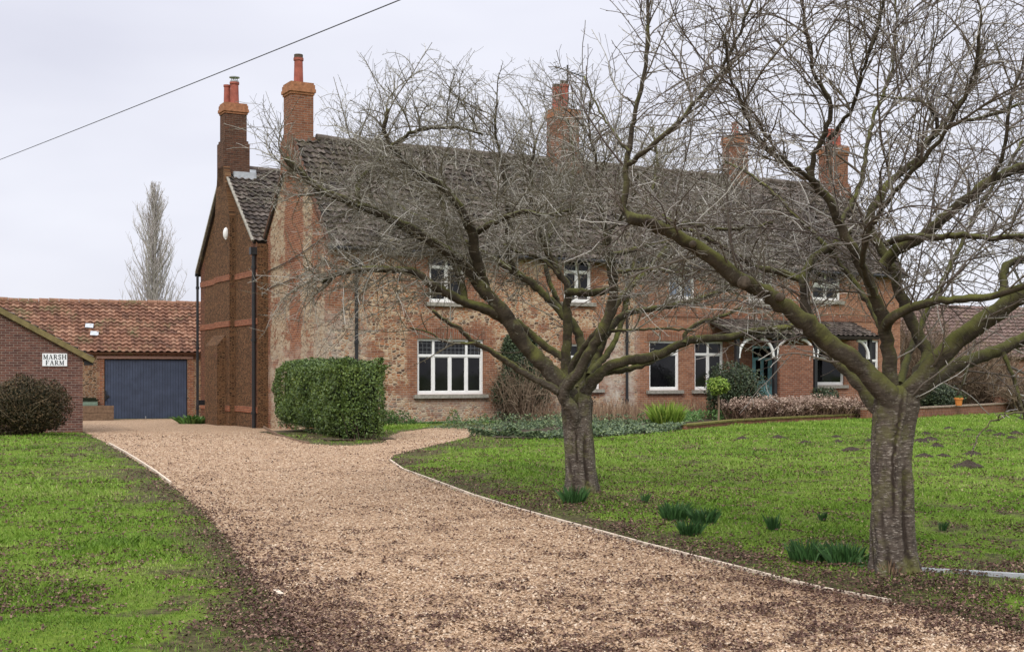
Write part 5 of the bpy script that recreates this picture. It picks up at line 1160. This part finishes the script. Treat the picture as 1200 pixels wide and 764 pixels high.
dd1 = spiky('daffodil_clump', 'wide daffodil clump left of the big trunk, its left half', lawnpos(945, 661), 260, .19, .235, .005, 'daffleaf', .75, DG)
dup(dd1, lawnpos(990, 666), 1.4, 'daffodil clump touching the left side of the big trunk', .98)
dd2 = spiky('daffodil_clump', 'small thin daffodil tuft left of the big trunk, pale leaves', lawnpos(906, 626), 60, .08, .22, .006, 'daffleaf', .6, DG)
dup(dd2, lawnpos(964, 612), 1.1, 'tiny daffodil tuft farther up the lawn from the wide clump', .6)
dup(dd2, lawnpos(1105, 622), 2.1, 'tiny daffodil tuft in the lawn right of the big trunk', .6)
dup(dd2, lawnpos(756, 592), 2.6, 'tiny daffodil tuft in the lawn right of the middle trunk', .7)
p = lawnpos(1028, 676); shrub('weed_tuft', 'broad leaved weed at the foot of the big trunk', p, .14, .12, .12, 'weedleaf', 120, .07, False, cat='weed', asp=.35)
spiky('dry_grass_tuft', 'dry straw grass tuft at the foot of the big trunk', lawnpos(1042, 682), 120, .1, .16, .004, 'straw', .6, None, 'grass tuft')
spiky('leafy_plant', 'leafy green plant at the corner of the dark stone gable', at(226, 496.5), 130, .75, .42, .07, 'weedleaf', 1.6)

def dep(px, Y): return Vector(((px - 600) / F * Y, Y, .04))
# shrubs by the porch
shrub('laurel_shrub', 'rounded dark green shrub left of the teal door', dep(860, 45.8), 1.15, .9, 2.0, 'darkleaf', 7000, .085, True, 60, cz=.52)
p = dep(842, 43.9); lo = thing('topiary_standard', 'lime green ball topped little standard tree in front of the dark shrub', 'shrub', p); mb = MB(); mb.tubes(np.array([[(0, 0, -.03), (.02, 0, .5), (0, 0, 1.1)]]), np.array([[.04, .03, .03]]), 8, True); mb.build('stem', M['deadtwig'], lo)
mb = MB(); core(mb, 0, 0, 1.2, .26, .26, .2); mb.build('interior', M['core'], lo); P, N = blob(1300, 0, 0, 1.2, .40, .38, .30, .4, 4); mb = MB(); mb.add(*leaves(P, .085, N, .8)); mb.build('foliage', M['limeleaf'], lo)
shrub('small_shrub', 'small dark shrub under the window right of the brick porch pier', dep(966, 49.0), .7, .6, 1.1, 'darkleaf', 2600, .08, True)
shrub('clipped_shrub', 'dark evergreen hedge shrub behind the orange flowerpot', dep(1098, 53.0), 1.05, .8, 1.25, 'darkleaf', 4600, .09, True)
pp_ = at(1124, 481.5, .36); fp = thing('flowerpot', 'orange clay flowerpot standing on the low retaining wall', 'flowerpot', at(1124, 487.5) + Vector((0, .05, .415)))
mb = MB(); mb.tubes(np.array([[(0, 0, 0), (0, 0, .24), (0, 0, .241), (0, 0, .31)]]), np.array([[.115, .15, .175, .175]]), 18, True); mb.build('pot', M['flowerpot'], fp)
mb = MB(); mb.add(*leaves(rng.normal(size=(40, 3)) * np.array([.07, .07, .03]) + np.array([0, 0, .34]), .07, None)); mb.build('seedlings', M['weedleaf'], fp)
# dried flower bank, three bushes
for px, py, rx, lb in ((893, 44.6, 1.3, 'leftmost bank of brown dried flower heads before the porch'), (936, 45.9, 1.25, 'middle bank of brown dried flower heads before the brick pier'), (980, 47.1, 1.15, 'rightmost bank of brown dried flower heads below the white window')):
    o = thing('dried_flower_bush', lb, 'shrub', dep(px, py), AL, 'brown dried flower bushes along the border'); h = .72
    n = 420; a = rng.uniform(-rx, rx, n); b_ = rng.uniform(-.6, .6, n); H = h * (.55 + .45 * rng.random(n)) * (.75 + .5 * vnoise(a * 2 + px, b_, .5, 81)); t = np.linspace(0, 1, 4)[None, :, None]; jj = rng.normal(size=(n, 2)) * .2
    mb = MB(); mb.tubes(np.column_stack([a, b_, np.full(n, -.02)])[:, None] + t ** 1.3 * np.column_stack([jj, 0 * H])[:, None] + t * np.column_stack([0 * jj, H])[:, None], np.full((n, 4), .007), 3); mb.build('stems', M['straw'], o)
    tip = np.column_stack([a + jj[:, 0], b_ + jj[:, 1], H]); P = tip[rng.integers(0, n, 5200)] + rng.normal(size=(5200, 3)) * np.array([.055, .055, .045])
    mb = MB(); mb.add(*leaves(P, .055, np.array([[0, -.5, 1.]]), .8, .8)); mb.build('flower_heads', M['dryhead'], o)
    P = np.column_stack([rng.uniform(-rx, rx, 4200), rng.uniform(-.6, .6, 4200), h * .85 * rng.random(4200) ** .8]); mb = MB(); mb.add(*leaves(P, .075, None)); mb.build('dead_leaves', M['brownleaf'], o)

# bare shrubs beyond the house end
def bare_shrub(label, loc, h, sp, n, group=None):
    o = thing('bare_shrub', label, 'shrub', loc, 0, group); P, Rr = stems(n, (0, 0, -.05), sp, h, .022, npts=9, base=.35); P += rng.normal(size=P.shape) * .03; mb = MB(); mb.tubes(P, Rr, 4)
    k = n * 9; b0 = P[rng.integers(0, n, k), rng.integers(2, 9, k)]; d = rng.normal(size=(k, 3)) * .28; d[:, 2] += .2; t = np.linspace(0, 1, 5)[None, :, None]
    mb.tubes(b0[:, None] + d[:, None] * t + rng.normal(size=(k, 1, 3)) * .08 * np.sin(t * 3.1), np.full((k, 5), .007), 3); mb.build('twigs', M['deadtwig'], o)
bare_shrub('tall bare twiggy shrub between the house end and the red roof', Vector((17.6, 56.5, 0)), 4.6, 1.9, 330); bare_shrub('bare twiggy shrub in front of the red roofed outbuilding', Vector((20.6, 57, 0)), 3.4, 1.8, 260)
bare_shrub('low bare shrub at the right edge above the retaining wall', Vector((22.4, 55.5, 0)), 1.9, 1.5, 200)

# molehills
mh = [(1022,519),(1047,514),(1078,520),(1085,510),(1090,518),(1112,504),(1135,505.5),(1098,525),(1105,535),(1083,536),(1134,549),(1140,533),(1160,507),(1172,512),(1185,515),(1190,510),(870,516),(912,514),(944,520),(980,513),(998,529),(982,519)]
place = ['far lawn left of the big trunk', 'lawn right of the big trunk', 'lawn toward the retaining wall', 'middle of the lawn']
mm0 = None
for i, (px, py) in enumerate(mh):
    v = at(px, py); s_ = (.6 + .45 * random.random()) * (1.0 if i != 10 else 1.35)
    if mm0 is None or i % 6 == 0:
        k, sg = 7, 14; rr = np.linspace(0.02, 1, k); a = np.linspace(0, 6.283, sg, endpoint=False)
        V = np.array([[(.22 * r1 * (1 + .25 * random.random()) * math.cos(q), .19 * r1 * (1 + .25 * random.random()) * math.sin(q), .075 * (1 - r1 ** 1.4) * (.75 + .5 * random.random()) - .02 * (r1 > .95)) for q in a] for r1 in rr]).reshape(-1, 3)
        ix = np.arange(k * sg).reshape(k, sg); nx = np.roll(ix, -1, 1); mb = MB(); mb.add(V, np.stack([ix[:-1], ix[1:], nx[1:], nx[:-1]], -1).reshape(-1, 4)); mm0 = mb.build('molehill', M['soil']); o = mm0
    else:
        o = mm0.copy(); COL.objects.link(o)
    v.z = float(lawn_z(np.array([v.x]), np.array([v.y]))[0]) + .01; o.location = v; o.scale = (s_, s_, s_ * random.uniform(.8, 1.2)); o.rotation_euler = (0, 0, random.random() * 6)
    lab = 'larger dark molehill standing clear on the lawn right of the big trunk' if i == 10 else 'small dark molehill on the right lawn'
    tag(o, lab, 'molehill', 'molehills on the right lawn')

# poplar far behind the barn
pY = 105; base = Vector(((181 - 600) / F * pY, pY, -.3)); pop = thing('poplar_tree', 'tall narrow leafless poplar standing behind the barn roof', 'tree', base)
Hh = EYE + (HZ - 207) / F * pY - .3
mb = MB(); z = np.linspace(0, 1, 24); P = np.column_stack([.06 * np.sin(z * 9), .05 * np.cos(z * 7), z * Hh]); mb.tubes(P[None], (.30 * (1 - z) ** .8 + .02)[None], 12, True); mb.build('trunk', M['poplarbark'], pop, smooth=True)
n = 270; zb = Hh * (0.05 + .90 * rng.random(n) ** 1.15); a = rng.random(n) * 6.283; zr = zb / Hh; Lb = np.minimum((1.1 + 4.6 * (1 - zr) ** .8) * (.55 + .6 * rng.random(n)), (Hh - zb) * .92 + .15); t = np.linspace(0, 1, 9)[None, :, None]
rad = (0.32 + 3.1 * (1 - zr) ** .7) * (.25 + .75 * rng.random(n)) * np.clip(Lb / 2.2, .2, 1); d = np.column_stack([np.cos(a) * rad, np.sin(a) * rad, 0 * a])
Pb = np.column_stack([0 * a, 0 * a, zb])[:, None] + d[:, None] * t ** .85 + np.array([0, 0, 1.]) * (Lb[:, None, None] * t ** 1.15) + rng.normal(size=(n, 9, 3)) * .05 * t
mb = MB(); mb.tubes(Pb, np.linspace(.050, .012, 9)[None].repeat(n, 0), 4)
k = 5600; i_, j_ = rng.integers(0, n, k), rng.integers(2, 9, k); b0 = Pb[i_, j_]; d = rng.normal(size=(k, 3)) * .22; d[:, 2] = .25 + .55 * rng.random(k); t = np.linspace(0, 1, 4)[None, :, None]
d *= np.clip((Hh - b0[:, 2:]) / 2.5, .3, 1)
mb.tubes(b0[:, None] + d[:, None] * t, np.full((k, 4), .0085), 3); mb.build('crown', M['popltwig'], pop)

# overhead line
P0, P1 = atd(0, 187, 34), atd(468, 0, 17); d = P1 - P0; q = np.linspace(-.8, 1.7, 60)[:, None]; P = P0 + d * q; P[:, 2] -= 0.02 * (1 - ((q[:, 0] - .5) / .6) ** 2)
c = Vector(P[0]); mb = MB(); mb.tubes((P - P[0])[None], np.full((1, 60), .009), 6, True); tag(mb.build('overhead_cable', M['black'], None, c), 'thin black overhead cable crossing the upper left sky', 'cable')

# ---------------------------------------------------------------- light
w = bpy.data.worlds.new('World'); scene.world = w; w.use_nodes = True; nt = w.node_tree; bg = nt.nodes['Background']
SE, SA = 42, -12                     # sun elevation; azimuth from straight ahead is behind-left of the camera
sky = nd(nt, 'ShaderNodeTexSky', sky_type='NISHITA', sun_disc=False); sky.sun_elevation = R(SE); sky.sun_rotation = R(192)
tc = nd(nt, 'ShaderNodeTexCoord').outputs['Generated']; z = nd(nt, 'ShaderNodeSeparateXYZ', {0: tc}).outputs[2]
cl = noise(nt, nd(nt, 'ShaderNodeMapping', {'Vector': tc, 'Scale': (2.2, 2.2, 7)}).outputs[0], 1.0, 4, 0.5)
hor = mix(nt, math_(nt, 'MULTIPLY_ADD', cl, 2.6, -0.8, True), (6.5, 6.55, 7.5), (8.2, 8.25, 9.0))
up_ = nd(nt, 'ShaderNodeMapRange', {0: z, 1: 0.22, 2: 0.85}, interpolation_type='SMOOTHSTEP').outputs[0]
over = mix(nt, up_, hor, (20.5, 20.8, 22.0))
fin = mix(nt, 0.93, sky.outputs[0], over)
nt.links.new(fin, bg.inputs[0]); bg.inputs[1].default_value = 0.1
sl_ = bpy.data.lights.new('sun', 'SUN'); sl_.energy = 1.5; sl_.angle = R(14); sl_.color = (1.0, 0.96, 0.9); so = bpy.data.objects.new('sun', sl_); COL.objects.link(so)
sdir = Vector((-math.sin(R(12)) * math.cos(R(SE)), -math.cos(R(12)) * math.cos(R(SE)), math.sin(R(SE))))   # towards the sun: behind and left of the camera
so.rotation_euler = sdir.to_track_quat('Z', 'Y').to_euler(); so.location = sdir * 60
scene.view_settings.view_transform = 'Standard'; scene.view_settings.look = 'None'; scene.view_settings.exposure = 0.2; scene.view_settings.gamma = 1.0
scene.render.engine = 'CYCLES'
